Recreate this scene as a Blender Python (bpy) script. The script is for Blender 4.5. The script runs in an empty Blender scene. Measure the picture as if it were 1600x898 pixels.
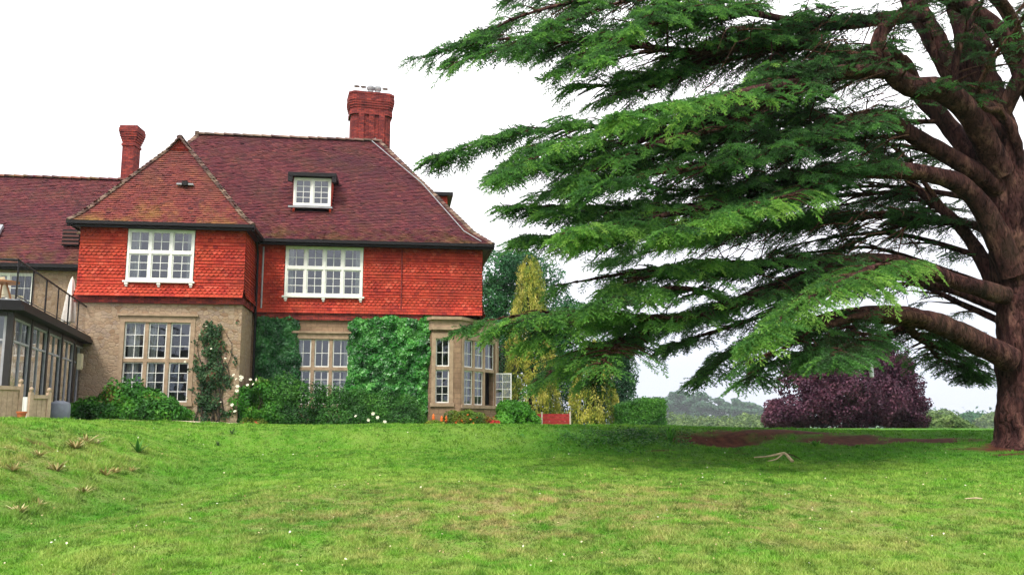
import bpy, math
import numpy as np
from mathutils import Vector

sc = bpy.context.scene
R = math.radians
rng = np.random.default_rng(11)

# ------------------------------------------------------------------ camera
F = 1400.0
PITCH = math.atan((662 - 449) / F)
cam = bpy.data.cameras.new('camera')
cam.sensor_width = 36.0
cam.lens = F * 36.0 / 1600.0
cam.clip_start = 0.1
cam.clip_end = 6000
co = bpy.data.objects.new('camera', cam)
sc.collection.objects.link(co)
co.location = (0, 0, 1.6)
co.rotation_euler = (math.pi / 2 + PITCH, 0, 0)
sc.camera = co

# ------------------------------------------------------------------ light
SUN_EL, SUN_AZ = R(52), R(205)         # azimuth clockwise from +Y: behind the camera, a little to its left
w = bpy.data.worlds.new('World')
sc.world = w
w.use_nodes = True
nt = w.node_tree
nt.nodes.clear()
wo = nt.nodes.new('ShaderNodeOutputWorld')
bg_sky = nt.nodes.new('ShaderNodeBackground')
sky = nt.nodes.new('ShaderNodeTexSky')
sky.sky_type = 'NISHITA'
sky.sun_disc = False
sky.sun_elevation = SUN_EL
sky.sun_rotation = SUN_AZ
sky.dust_density = 3.0
bg_sky.inputs['Strength'].default_value = 0.10
nt.links.new(sky.outputs[0], bg_sky.inputs['Color'])
# the cloud layer: white overhead, thinner and faintly blue towards the horizon
tc = nt.nodes.new('ShaderNodeTexCoord')
sep = nt.nodes.new('ShaderNodeSeparateXYZ')
nt.links.new(tc.outputs['Generated'], sep.inputs[0])
ramp = nt.nodes.new('ShaderNodeValToRGB')
nt.links.new(sep.outputs['Z'], ramp.inputs[0])
e = ramp.color_ramp.elements
e[0].position = 0.0
e[0].color = (0.53, 0.56, 0.65, 1)
e[1].position = 0.42
e[1].color = (1.22, 1.19, 1.2, 1)
for p_, c_ in ((0.06, (0.55, 0.58, 0.66, 1)), (0.14, (0.68, 0.68, 0.735, 1)), (0.24, (0.92, 0.89, 0.91, 1))):
    q = e.new(p_)
    q.color = c_
noi = nt.nodes.new('ShaderNodeTexNoise')
noi.inputs['Scale'].default_value = 2.2
noi.inputs['Detail'].default_value = 5
mp = nt.nodes.new('ShaderNodeMapping')
mp.inputs['Scale'].default_value = (1, 1, 3.5)
nt.links.new(tc.outputs['Generated'], mp.inputs[0])
nt.links.new(mp.outputs[0], noi.inputs['Vector'])
mr = nt.nodes.new('ShaderNodeMapRange')
mr.inputs['To Min'].default_value = 0.95
mr.inputs['To Max'].default_value = 1.09
nt.links.new(noi.outputs[0], mr.inputs[0])
mul = nt.nodes.new('ShaderNodeMix')
mul.data_type = 'RGBA'
mul.blend_type = 'MULTIPLY'
mul.inputs[0].default_value = 1.0
nt.links.new(ramp.outputs[0], mul.inputs[6])
nt.links.new(mr.outputs[0], mul.inputs[7])
bg_cl = nt.nodes.new('ShaderNodeBackground')
bg_cl.inputs['Strength'].default_value = 0.74
nt.links.new(mul.outputs[2], bg_cl.inputs['Color'])
mxs = nt.nodes.new('ShaderNodeMixShader')
mxs.inputs[0].default_value = 0.9
nt.links.new(bg_sky.outputs[0], mxs.inputs[1])
nt.links.new(bg_cl.outputs[0], mxs.inputs[2])
nt.links.new(mxs.outputs[0], wo.inputs['Surface'])

sl = bpy.data.lights.new('sun', 'SUN')
sl.energy = 1.5
sl.angle = R(14)
sl.color = (1.0, 0.95, 0.87)
so = bpy.data.objects.new('sun', sl)
sc.collection.objects.link(so)
sdir = Vector((math.sin(SUN_AZ) * math.cos(SUN_EL), math.cos(SUN_AZ) * math.cos(SUN_EL), math.sin(SUN_EL)))
so.rotation_euler = sdir.to_track_quat('Z', 'Y').to_euler()
so.location = (0, -20, 40)

vs = sc.view_settings
vs.view_transform = 'Standard'
vs.look = 'None'
vs.gamma = 1
vs.use_curve_mapping = False
vs.exposure = 1.27
sc.cycles.max_bounces = 8
sc.cycles.transparent_max_bounces = 16
sc.cycles.use_denoising = True
sc.cycles.caustics_reflective = False
sc.cycles.caustics_refractive = False

# ------------------------------------------------------------------ pixels of the survey to places
CT, ST = math.cos(PITCH), math.sin(PITCH)


def at(px, py, Y):
    xc = (px - 800) / F
    yc = -(py - 449) / F
    dy = CT - yc * ST
    dz = ST + yc * CT
    t = Y / dy
    return np.array((xc * t, Y, 1.6 + dz * t))


AL = R(7.4)
HA = np.array((math.cos(AL), math.sin(AL)))
HB = np.array((-math.sin(AL), math.cos(AL)))
HO = at(393, 500, 35)[:2]


def hw(u, v, z=0.0):
    p = HO + u * HA + v * HB
    return np.array((p[0], p[1], z))


# ------------------------------------------------------------------ noise
_lat = np.random.default_rng(5).random((32, 32, 32))


def vnoise(p):
    p = np.asarray(p, float)
    i = np.floor(p).astype(int)
    f = p - i
    f = f * f * (3 - 2 * f)
    out = 0
    for dx in (0, 1):
        for dy in (0, 1):
            for dz in (0, 1):
                wgt = (f[..., 0] if dx else 1 - f[..., 0]) * (f[..., 1] if dy else 1 - f[..., 1]) * (f[..., 2] if dz else 1 - f[..., 2])
                out = out + wgt * _lat[(i[..., 0] + dx) % 32, (i[..., 1] + dy) % 32, (i[..., 2] + dz) % 32]
    return out


def fbm(p, o=3):
    a, s, t = 1.0, 0.0, 0.0
    p = np.asarray(p, float)
    for k in range(o):
        s = s + a * vnoise(p + 7.3 * k)
        t += a
        a *= 0.5
        p = p * 2.03
    return s / t


def sst(x):
    x = np.clip(x, 0, 1)
    return x * x * (3 - 2 * x)


def ground(x, y):
    x = np.asarray(x, float)
    y = np.asarray(y, float)
    yl = np.clip(y, -3, 26)
    lower = 0.04 + 0.04 * yl + 0.13 * np.exp(-((x - 0.6) / 4.2) ** 2 - ((y - 13.0) / 2.3) ** 2)
    plat = 1.55 + 0.14 * sst((-x - 6) / 8) - 0.17 * sst((x - 2) / 9)
    rt = sst((x - 5) / 5)
    lower = lower - 0.16 * np.exp(-((x + 5.6) / 1.1) ** 2) * sst((20 - y) / 5) * sst((y - 4) / 4)
    wob = 0.5 * (vnoise(np.stack([x * 0.35, y * 0.35, x * 0 + 3.3], -1)) - 0.5)
    sx = sst((-x - 5.4 - 0.02 * y + wob) / 3.9)
    sy = sst((y - (22.0 - 2.0 * rt) + wob) / (3.3 + 2.2 * rt))
    t = 1 - (1 - sx) * (1 - sy)
    z = lower + (plat - lower) * t
    z = z - 0.12 * np.exp(-((x - 7.0) / 2.2) ** 2 - ((y - 23.6) / 0.7) ** 2) - 0.10 * np.exp(-((x - 5.2) / 0.5) ** 2 - ((y - 22.2) / 0.5) ** 2)
    z = z - 0.16 * np.exp(-((x - 5.4) / 1.3) ** 2 - ((y - 23.6) / 0.55) ** 2) - 0.14 * np.exp(-((x - 8.6) / 1.3) ** 2 - ((y - 23.1) / 0.6) ** 2) - 0.2 * np.exp(-((x + 8.1) / 0.45) ** 2 - ((y - 16.0) / 0.35) ** 2)
    near = np.exp(-np.clip(y - 26, 0, 99) / 6) * np.exp(-np.clip(np.abs(x) - 25, 0, 999) / 10)
    p = np.stack([x, y, x * 0], -1)
    z = z + near * (0.16 * (fbm(p * 0.55, 2) - 0.5) + 0.075 * (fbm(p * 2.1 + 9, 3) - 0.5) * (1 - 0.3 * t) + 0.22 * sx * (fbm(p * np.array((1.1, 1.7, 1)) + 31, 3) - 0.5))
    z = z - 7.5 * sst((y - 47) / 75) * sst((x + 45) / 30)
    return z


# ------------------------------------------------------------------ materials
MATS = {}


def mat(name, col=(0.5, 0.5, 0.5), rough=0.7, spec=0.3, metal=0.0):
    m = bpy.data.materials.new(name)
    m.use_nodes = True
    b = m.node_tree.nodes['Principled BSDF']
    b.inputs['Base Color'].default_value = (*col, 1)
    b.inputs['Roughness'].default_value = rough
    b.inputs['Specular IOR Level'].default_value = spec
    b.inputs['Metallic'].default_value = metal
    MATS[name] = m
    return m


class NT:
    def __init__(s, m):
        s.t = m.node_tree
        s.b = s.t.nodes.get('Principled BSDF')

    def n(s, ty, **kw):
        nd = s.t.nodes.new(ty)
        for k, v in kw.items():
            setattr(nd, k, v)
        return nd

    def l(s, a, b):
        s.t.links.new(a, b)

    def noise(s, vec, scale, detail=4, rough=0.55):
        nd = s.n('ShaderNodeTexNoise')
        nd.inputs['Scale'].default_value = scale
        nd.inputs['Detail'].default_value = detail
        nd.inputs['Roughness'].default_value = rough
        if vec is not None:
            s.l(vec, nd.inputs['Vector'])
        return nd.outputs[0]

    def ramp(s, fac, stops):
        nd = s.n('ShaderNodeValToRGB')
        el = nd.color_ramp.elements
        while len(el) < len(stops):
            el.new(0.5)
        for q, (p, c) in zip(el, stops):
            q.position = p
            q.color = (*c, 1) if len(c) == 3 else c
        s.l(fac, nd.inputs[0])
        return nd.outputs[0]

    def mix(s, fac, a, b, mode='MIX'):
        nd = s.n('ShaderNodeMix', data_type='RGBA', blend_type=mode)
        for inp, v in ((nd.inputs[0], fac), (nd.inputs[6], a), (nd.inputs[7], b)):
            if isinstance(v, (int, float)):
                inp.default_value = v
            elif isinstance(v, tuple):
                inp.default_value = (*v, 1)
            else:
                s.l(v, inp)
        return nd.outputs[2]

    def math(s, op, a, b=0.0):
        nd = s.n('ShaderNodeMath', operation=op)
        for inp, v in ((nd.inputs[0], a), (nd.inputs[1], b)):
            if isinstance(v, (int, float)):
                inp.default_value = v
            else:
                s.l(v, inp)
        return nd.outputs[0]

    def bump(s, h, strength=0.4, dist=0.02):
        nd = s.n('ShaderNodeBump')
        nd.inputs['Strength'].default_value = strength
        nd.inputs['Distance'].default_value = dist
        s.l(h, nd.inputs['Height'])
        s.l(nd.outputs[0], s.b.inputs['Normal'])

    def attr(s, name):
        nd = s.n('ShaderNodeAttribute', attribute_name=name)
        return nd.outputs['Fac']

    def pos(s):
        return s.n('ShaderNodeNewGeometry').outputs['Position']

    def wallmap(s):
        """object coordinates laid on upright faces: along the wall, height"""
        oc = s.n('ShaderNodeTexCoord')
        sp = s.n('ShaderNodeSeparateXYZ')
        s.l(oc.outputs['Object'], sp.inputs[0])
        vt = s.n('ShaderNodeVectorTransform', vector_type='NORMAL', convert_from='WORLD', convert_to='OBJECT')
        s.l(s.n('ShaderNodeNewGeometry').outputs['True Normal'], vt.inputs[0])
        sn = s.n('ShaderNodeSeparateXYZ')
        s.l(vt.outputs[0], sn.inputs[0])
        f = s.math('GREATER_THAN', s.math('ABSOLUTE', sn.outputs[0]), s.math('ABSOLUTE', sn.outputs[1]))
        a = s.math('ADD', s.math('MULTIPLY', sp.outputs[1], f), s.math('MULTIPLY', sp.outputs[0], s.math('SUBTRACT', 1.0, f)))
        cb = s.n('ShaderNodeCombineXYZ')
        s.l(a, cb.inputs[0])
        s.l(sp.outputs[2], cb.inputs[1])
        return cb.outputs[0], sp


def leaf_mat(name, stops, trans=0.25, rough=0.55, spec=0.25):
    m = mat(name, rough=rough, spec=spec)
    n = NT(m)
    col = n.ramp(n.attr('tint'), stops)
    ns = n.noise(n.pos(), 0.9, 2)
    col = n.mix(1.0, col, n.ramp(ns, [(0.3, (0.78, 0.8, 0.8)), (0.7, (1.18, 1.15, 1.0))]), 'MULTIPLY')
    n.l(col, n.b.inputs['Base Color'])
    tr = n.n('ShaderNodeBsdfTranslucent')
    n.l(col, tr.inputs['Color'])
    mx = n.n('ShaderNodeMixShader')
    mx.inputs[0].default_value = trans
    n.l(n.b.outputs[0], mx.inputs[1])
    n.l(tr.outputs[0], mx.inputs[2])
    n.l(mx.outputs[0], n.t.nodes['Material Output'].inputs['Surface'])
    return m


def plain(name, col, rough=0.7, spec=0.3, var=0.15, scale=6.0, bump=0.0, metal=0.0):
    """a plain colour with soft wear over it"""
    m = mat(name, col, rough, spec, metal)
    n = NT(m)
    oc = n.n('ShaderNodeTexCoord').outputs['Object']
    ns = n.noise(oc, scale, 5)
    lo = tuple(max(0, c * (1 - var)) for c in col)
    hi = tuple(min(1, c * (1 + var)) for c in col)
    n.l(n.ramp(ns, [(0.3, lo), (0.7, hi)]), n.b.inputs['Base Color'])
    if bump:
        n.bump(ns, bump, 0.01)
    return m


white = plain('white_paint', (0.74, 0.74, 0.69), 0.5, 0.3, 0.08, 8)
black = plain('black_paint', (0.007, 0.006, 0.007), 0.5, 0.25, 0.2)
darkmetal = plain('dark_frame_paint', (0.022, 0.018, 0.018), 0.4, 0.4, 0.2)
lead = plain('grey_lead', (0.3, 0.31, 0.33), 0.6, 0.3, 0.25, 3)
dressed = plain('dressed_stone', (0.34, 0.245, 0.165), 0.9, 0.15, 0.22, 5, 0.4)
cream = plain('cream_plastic', (0.62, 0.55, 0.38), 0.5)
paletimber = plain('weathered_pale_timber', (0.42, 0.31, 0.22), 0.8, 0.2, 0.2, 12, 0.3)
canvas = plain('off_white_canvas', (0.72, 0.68, 0.62), 0.9, 0.1, 0.08, 10)
curtainm = plain('curtain_cloth', (0.66, 0.64, 0.6), 0.95, 0.1, 0.15, 12)
roomm = plain('interior_plaster', (0.22, 0.2, 0.2), 0.9, 0.1, 0.1)
shadem = plain('lamp_shade_cloth', (0.8, 0.78, 0.74), 0.9, 0.1, 0.05)
terracotta = plain('terracotta', (0.45, 0.13, 0.05), 0.8)
redtimber = plain('red_stained_timber', (0.32, 0.03, 0.03), 0.7, 0.2, 0.3, 9, 0.3)
concrete = plain('pale_concrete', (0.5, 0.42, 0.36), 0.9, 0.1, 0.15, 8, 0.2)
greytank = plain('grey_plastic', (0.2, 0.22, 0.26), 0.6)
deadwood = plain('bleached_dead_wood', (0.46, 0.36, 0.23), 0.85, 0.1, 0.3, 20, 0.4)
feederm = plain('pale_grey_tube', (0.6, 0.62, 0.66), 0.4, 0.4, 0.1)
petalw = plain('cream_petals', (0.8, 0.78, 0.62), 0.8, 0.1, 0.08)
petalo = plain('orange_petals', (0.75, 0.17, 0.04), 0.8, 0.1, 0.15)
petalr = plain('red_petals', (0.5, 0.05, 0.05), 0.8, 0.1, 0.2)
gravelm = plain('pale_gravel', (0.5, 0.42, 0.3), 0.95, 0.1, 0.3, 40, 0.5)


def glass_mat():
    m = bpy.data.materials.new('window_glass')
    m.use_nodes = True
    n = NT(m)
    n.t.nodes.remove(n.b)
    g = n.n('ShaderNodeBsdfGlossy')
    g.inputs['Roughness'].default_value = 0.03
    g.inputs['Color'].default_value = (0.86, 0.91, 1.0, 1)
    t = n.n('ShaderNodeBsdfTransparent')
    t.inputs['Color'].default_value = (0.82, 0.87, 0.88, 1)
    lw = n.n('ShaderNodeLayerWeight')
    lw.inputs[0].default_value = 0.35
    bp = n.n('ShaderNodeBump')
    bp.inputs['Strength'].default_value = 0.10
    bp.inputs['Distance'].default_value = 0.02
    n.l(n.noise(n.n('ShaderNodeTexCoord').outputs['Object'], 3.0, 1), bp.inputs['Height'])
    n.l(bp.outputs[0], g.inputs['Normal'])
    f = n.math('ADD', n.math('MULTIPLY', lw.outputs['Fresnel'], 0.85), 0.09)
    mx = n.n('ShaderNodeMixShader')
    n.l(f, mx.inputs[0])
    n.l(t.outputs[0], mx.inputs[1])
    n.l(g.outputs[0], mx.inputs[2])
    n.l(mx.outputs[0], n.t.nodes['Material Output'].inputs['Surface'])
    return m


glass = glass_mat()


def rubble_mat():
    m = mat('rubble_stone', rough=0.92, spec=0.12)
    n = NT(m)
    v, sp = n.wallmap()
    mpn = n.n('ShaderNodeMapping')
    mpn.inputs['Scale'].default_value = (5.4, 7.6, 1)
    n.l(v, mpn.inputs[0])
    wv = n.n('ShaderNodeMix', data_type='RGBA', blend_type='ADD')
    wv.inputs[0].default_value = 0.35
    nz = n.n('ShaderNodeTexNoise')
    nz.inputs['Scale'].default_value = 1.3
    n.l(mpn.outputs[0], nz.inputs['Vector'])
    n.l(mpn.outputs[0], wv.inputs[6])
    n.l(nz.outputs['Color'], wv.inputs[7])
    vo = n.n('ShaderNodeTexVoronoi', feature='F1')
    vo.inputs['Scale'].default_value = 1.0
    vo.inputs['Randomness'].default_value = 0.75
    n.l(wv.outputs[2], vo.inputs['Vector'])
    ve = n.n('ShaderNodeTexVoronoi', feature='DISTANCE_TO_EDGE')
    ve.inputs['Scale'].default_value = 1.0
    ve.inputs['Randomness'].default_value = 0.75
    n.l(wv.outputs[2], ve.inputs['Vector'])
    sc_ = n.n('ShaderNodeSeparateXYZ')
    n.l(vo.outputs['Color'], sc_.inputs[0])
    col = n.ramp(sc_.outputs[0], [(0.0, (0.24, 0.155, 0.10)), (0.35, (0.33, 0.24, 0.16)), (0.7, (0.36, 0.28, 0.205)), (1.0, (0.27, 0.205, 0.165))])
    big = n.noise(v, 0.55, 3)
    col = n.mix(n.ramp(big, [(0.42, (0, 0, 0)), (0.62, (0.75, 0.75, 0.75))]), col, (0.38, 0.285, 0.20))
    fine = n.noise(v, 14, 5, 0.7)
    col = n.mix(0.7, col, n.ramp(fine, [(0.25, (0.62, 0.6, 0.58)), (0.7, (1.25, 1.2, 1.15))]), 'MULTIPLY')
    mort = n.ramp(ve.outputs[0], [(0.02, (1, 1, 1)), (0.075, (0, 0, 0))])
    col = n.mix(n.math('MULTIPLY', n.math('MULTIPLY', mort, 0.42), n.ramp(n.noise(v, 0.7, 3), [(0.4, (0.1, 0.1, 0.1)), (0.6, (1, 1, 1))])), col, (0.17, 0.125, 0.085))
    n.l(col, n.b.inputs['Base Color'])
    n.bump(n.mix(0.4, n.ramp(ve.outputs[0], [(0.0, (0, 0, 0)), (0.12, (1, 1, 1))]), fine), 0.7, 0.03)
    return m


rubble = rubble_mat()


def ashlar_mat():
    m = mat('coursed_sandstone', rough=0.9, spec=0.12)
    n = NT(m)
    v, sp = n.wallmap()
    br = n.n('ShaderNodeTexBrick')
    br.inputs['Scale'].default_value = 1.0
    br.inputs['Brick Width'].default_value = 0.42
    br.inputs['Row Height'].default_value = 0.2
    br.inputs['Mortar Size'].default_value = 0.012
    br.inputs['Bias'].default_value = 0.0
    br.inputs['Color1'].default_value = (0.33, 0.225, 0.145, 1)
    br.inputs['Color2'].default_value = (0.25, 0.165, 0.11, 1)
    br.inputs['Mortar'].default_value = (0.2, 0.14, 0.09, 1)
    n.l(v, br.inputs['Vector'])
    fine = n.noise(v, 9, 5, 0.7)
    big = n.noise(v, 0.8, 3)
    col = n.mix(0.7, br.outputs[0], n.ramp(fine, [(0.25, (0.6, 0.6, 0.6)), (0.7, (1.3, 1.25, 1.2))]), 'MULTIPLY')
    col = n.mix(n.ramp(big, [(0.45, (0, 0, 0)), (0.7, (0.7, 0.7, 0.7))]), col, (0.12, 0.075, 0.05))
    n.l(col, n.b.inputs['Base Color'])
    n.bump(fine, 0.5, 0.02)
    return m


ashlar = ashlar_mat()


def brick_mat(name, c1, c2, mortar):
    m = mat(name, rough=0.88, spec=0.15)
    n = NT(m)
    v, sp = n.wallmap()
    br = n.n('ShaderNodeTexBrick')
    br.inputs['Scale'].default_value = 1.0
    br.inputs['Brick Width'].default_value = 0.225
    br.inputs['Row Height'].default_value = 0.075
    br.inputs['Mortar Size'].default_value = 0.008
    br.inputs['Color1'].default_value = (*c1, 1)
    br.inputs['Color2'].default_value = (*c2, 1)
    br.inputs['Mortar'].default_value = (*mortar, 1)
    n.l(v, br.inputs['Vector'])
    fine = n.noise(v, 2.2, 6, 0.7)
    col = n.mix(0.85, br.outputs[0], n.ramp(fine, [(0.3, (0.38, 0.4, 0.46)), (0.68, (1.4, 1.25, 1.2))]), 'MULTIPLY')
    n.l(col, n.b.inputs['Base Color'])
    n.bump(br.outputs['Fac'], -0.5, 0.012)
    return m


brick = brick_mat('red_brick', (0.34, 0.06, 0.045), (0.14, 0.027, 0.03), (0.06, 0.03, 0.03))


def tile_mat(name, stops, moss, mosscol, darkcol, hue=0.35):
    m = mat(name, rough=0.85, spec=0.18)
    n = NT(m)
    oc = n.n('ShaderNodeTexCoord').outputs['Object']
    col = n.ramp(n.attr('tint'), stops)
    big = n.noise(oc, 0.5, 4, 0.6)
    col = n.mix(n.ramp(big, [(0.48, (0, 0, 0)), (0.68, (hue, hue, hue))]), col, darkcol)
    # lichen in patches, more of it on the lowest courses (attribute 'low')
    l2 = n.noise(oc, 1.4, 5, 0.65)
    mk = n.math('MULTIPLY', n.ramp(l2, [(0.44, (0, 0, 0)), (0.66, (1, 1, 1))]), n.attr('low'))
    col = n.mix(n.math('MULTIPLY', mk, moss), col, mosscol)
    fine = n.noise(oc, 30, 4, 0.7)
    col = n.mix(0.6, col, n.ramp(fine, [(0.3, (0.7, 0.7, 0.7)), (0.7, (1.25, 1.25, 1.25))]), 'MULTIPLY')
    n.l(col, n.b.inputs['Base Color'])
    n.bump(fine, 0.3, 0.01)
    return m


rooftile = tile_mat('clay_roof_tile', [(0, (0.045, 0.017, 0.024)), (0.3, (0.10, 0.027, 0.036)), (0.75, (0.148, 0.037, 0.044)), (1, (0.22, 0.066, 0.058))],
                    0.7, (0.17, 0.115, 0.032), (0.07, 0.026, 0.036), 0.6)
wingtile = tile_mat('lichened_roof_tile', [(0, (0.065, 0.022, 0.026)), (0.3, (0.145, 0.036, 0.036)), (0.75, (0.205, 0.05, 0.042)), (1, (0.28, 0.085, 0.052))],
                    0.75, (0.26, 0.15, 0.04), (0.08, 0.03, 0.036), 0.5)
hangtile = tile_mat('red_hanging_tile', [(0, (0.19, 0.018, 0.018)), (0.3, (0.36, 0.036, 0.022)), (0.75, (0.46, 0.052, 0.03)), (1, (0.55, 0.10, 0.062))],
                    0.45, (0.40, 0.075, 0.03), (0.16, 0.02, 0.019), 0.95)
hipt = tile_mat('weathered_bonnet_tile', [(0, (0.05, 0.03, 0.028)), (0.5, (0.12, 0.058, 0.05)), (1, (0.24, 0.16, 0.12))], 0.45, (0.2, 0.16, 0.1), (0.05, 0.03, 0.03), 0.3)


def bark_mat(name, a, b, c, scale=4):
    m = mat(name, rough=0.95, spec=0.08)
    n = NT(m)
    oc = n.pos()
    mpn = n.n('ShaderNodeMapping')
    mpn.inputs['Scale'].default_value = (1, 1, 0.35)
    n.l(oc, mpn.inputs[0])
    n1 = n.noise(mpn.outputs[0], scale, 6, 0.65)
    vo = n.n('ShaderNodeTexVoronoi', feature='DISTANCE_TO_EDGE')
    vo.inputs['Scale'].default_value = scale * 5
    n.l(mpn.outputs[0], vo.inputs['Vector'])
    col = n.ramp(n1, [(0.3, a), (0.52, b), (0.72, c)])
    fis = n.n('ShaderNodeTexNoise')
    fis.inputs['Scale'].default_value = scale * 3.2
    fis.inputs['Detail'].default_value = 6
    fis.inputs['Distortion'].default_value = 1.2
    n.l(mpn.outputs[0], fis.inputs['Vector'])
    crack = n.ramp(fis.outputs[0], [(0.36, (0.3, 0.3, 0.3)), (0.5, (1.0, 1.0, 1.0)), (0.66, (1.35, 1.3, 1.25))])
    col = n.mix(1.0, col, crack, 'MULTIPLY')
    g = n.noise(oc, 0.8, 3)
    col = n.mix(n.ramp(g, [(0.5, (0, 0, 0)), (0.72, (0.3, 0.3, 0.3))]), col, (0.045, 0.045, 0.022))
    n.l(col, n.b.inputs['Base Color'])
    n.bump(n.mix(0.6, n1, fis.outputs[0]), 1.0, 0.12)
    return m


cedarbark = bark_mat('cedar_bark', (0.014, 0.007, 0.008), (0.062, 0.027, 0.025), (0.19, 0.10, 0.078))
twigbark = bark_mat('cedar_twig_bark', (0.035, 0.017, 0.013), (0.085, 0.042, 0.028), (0.19, 0.105, 0.066), 9)
treebark = bark_mat('tree_bark', (0.03, 0.025, 0.02), (0.06, 0.05, 0.04), (0.1, 0.085, 0.07))


def lawn_nodes(n, blade):
    p = n.pos()
    a = n.noise(p, 0.42, 4, 0.6)
    b = n.noise(p, 3.4, 4, 0.7)
    c = n.noise(p, 1.7, 6, 0.75)
    g = n.ramp(a, [(0.3, (0.066, 0.235, 0.014)), (0.5, (0.125, 0.315, 0.026)), (0.7, (0.215, 0.37, 0.05))])
    g = n.mix(n.ramp(b, [(0.45, (0, 0, 0)), (0.7, (0.8, 0.8, 0.8))]), g, (0.21, 0.35, 0.06))
    dry = n.math('MULTIPLY', n.attr('dry'), n.ramp(c, [(0.36, (0, 0, 0)), (0.62, (1, 1, 1))]))
    g = n.mix(n.math('MULTIPLY', dry, 0.85), g, (0.33, 0.26, 0.12))
    deep = n.math('MULTIPLY', n.attr('lush_shade'), 0.55)  # shade of the bank painted into the turf colour
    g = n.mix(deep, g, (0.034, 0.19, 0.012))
    if blade:
        t = n.attr('tint')
        g = n.mix(1.0, g, n.ramp(t, [(0.0, (0.5, 0.56, 0.45)), (0.5, (1.12, 1.1, 1.0)), (1.0, (1.7, 1.45, 1.7))]), 'MULTIPLY')
    else:
        f = n.noise(p, 26, 4, 0.7)
        g = n.mix(1.0, g, n.ramp(f, [(0.3, (0.42, 0.42, 0.42)), (0.7, (0.96, 0.96, 0.96))]), 'MULTIPLY')
        ea = n.noise(p, 6, 5)
        g = n.mix(n.attr('earth'), g, n.ramp(ea, [(0.3, (0.03, 0.010, 0.006)), (0.7, (0.12, 0.042, 0.024))]))
        n.bump(f, 0.6, 0.04)
    return g


lawnm = mat('lawn_turf', rough=0.95, spec=0.08)
_n = NT(lawnm)
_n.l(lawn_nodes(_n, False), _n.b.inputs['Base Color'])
bladem = mat('grass_blade', rough=0.6, spec=0.2)
_n = NT(bladem)
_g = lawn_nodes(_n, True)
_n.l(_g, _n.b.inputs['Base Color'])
_tr = _n.n('ShaderNodeBsdfTranslucent')
_n.l(_g, _tr.inputs['Color'])
_mx = _n.n('ShaderNodeMixShader')
_mx.inputs[0].default_value = 0.3
_n.l(_n.b.outputs[0], _mx.inputs[1])
_n.l(_tr.outputs[0], _mx.inputs[2])
_n.l(_mx.outputs[0], _n.t.nodes['Material Output'].inputs['Surface'])

cedarleaf = leaf_mat('cedar_needles', [(0, (0.035, 0.045, 0.02)), (0.14, (0.05, 0.125, 0.045)), (0.4, (0.085, 0.24, 0.062)), (0.75, (0.18, 0.40, 0.075)), (1, (0.33, 0.54, 0.12))], 0.4)
ivyleaf = leaf_mat('ivy_leaf', [(0, (0.01, 0.075, 0.012)), (0.5, (0.03, 0.22, 0.024)), (1, (0.13, 0.42, 0.08))], 0.15, 0.38, 0.5)
ivydark = leaf_mat('dark_ivy_leaf', [(0, (0.008, 0.055, 0.016)), (0.5, (0.02, 0.145, 0.032)), (1, (0.075, 0.27, 0.07))], 0.15, 0.38, 0.5)
hedgeleaf = leaf_mat('hedge_leaf', [(0, (0.012, 0.05, 0.012)), (0.5, (0.034, 0.135, 0.02)), (1, (0.10, 0.28, 0.04))], 0.2)
rhodoleaf = leaf_mat('shrub_leaf', [(0, (0.014, 0.075, 0.01)), (0.5, (0.04, 0.18, 0.016)), (0.98, (0.12, 0.33, 0.03)), (1, (0.2, 0.16, 0.04))], 0.2)
brightleaf = leaf_mat('bright_shrub_leaf', [(0, (0.03, 0.13, 0.012)), (0.5, (0.065, 0.25, 0.02)), (1, (0.14, 0.38, 0.04))], 0.3)
roseleaf = leaf_mat('rose_leaf', [(0, (0.015, 0.05, 0.018)), (0.5, (0.03, 0.085, 0.028)), (0.9, (0.06, 0.13, 0.045)), (1, (0.18, 0.06, 0.04))], 0.2)
goldleaf = leaf_mat('golden_spray', [(0, (0.06, 0.12, 0.012)), (0.35, (0.17, 0.25, 0.03)), (0.7, (0.43, 0.42, 0.065)), (1, (0.68, 0.62, 0.18))], 0.25)
treeleaf = leaf_mat('tree_leaf', [(0, (0.012, 0.07, 0.028)), (0.5, (0.028, 0.13, 0.045)), (1, (0.06, 0.2, 0.06))], 0.25)
darkleaf = leaf_mat('dark_conifer_leaf', [(0, (0.008, 0.04, 0.02)), (0.5, (0.016, 0.065, 0.026)), (1, (0.03, 0.1, 0.035))], 0.15)
beechleaf = leaf_mat('copper_beech_leaf', [(0, (0.022, 0.006, 0.016)), (0.5, (0.066, 0.018, 0.045)), (1, (0.16, 0.06, 0.10))], 0.25)
paleleaf = leaf_mat('pale_scrub_leaf', [(0, (0.05, 0.11, 0.03)), (0.5, (0.11, 0.19, 0.055)), (1, (0.19, 0.27, 0.09))], 0.25)
pineleaf = leaf_mat('distant_pine_leaf', [(0, (0.02, 0.065, 0.04)), (0.5, (0.04, 0.115, 0.065)), (1, (0.08, 0.18, 0.085))], 0.15)
dryleaf = leaf_mat('dry_grass_blade', [(0, (0.22, 0.17, 0.06)), (0.5, (0.38, 0.31, 0.13)), (1, (0.55, 0.5, 0.28))], 0.2)
flowerleaf = leaf_mat('mixed_border_leaf', [(0, (0.04, 0.11, 0.012)), (0.5, (0.11, 0.2, 0.02)), (0.8, (0.22, 0.2, 0.03)), (1, (0.4, 0.07, 0.03))], 0.25)
pebblem = leaf_mat('pale_fallen_leaf', [(0, (0.3, 0.2, 0.08)), (0.5, (0.55, 0.45, 0.25)), (1, (0.8, 0.8, 0.75))], 0.1)

# ------------------------------------------------------------------ mesh helpers
COL = sc.collection


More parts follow.
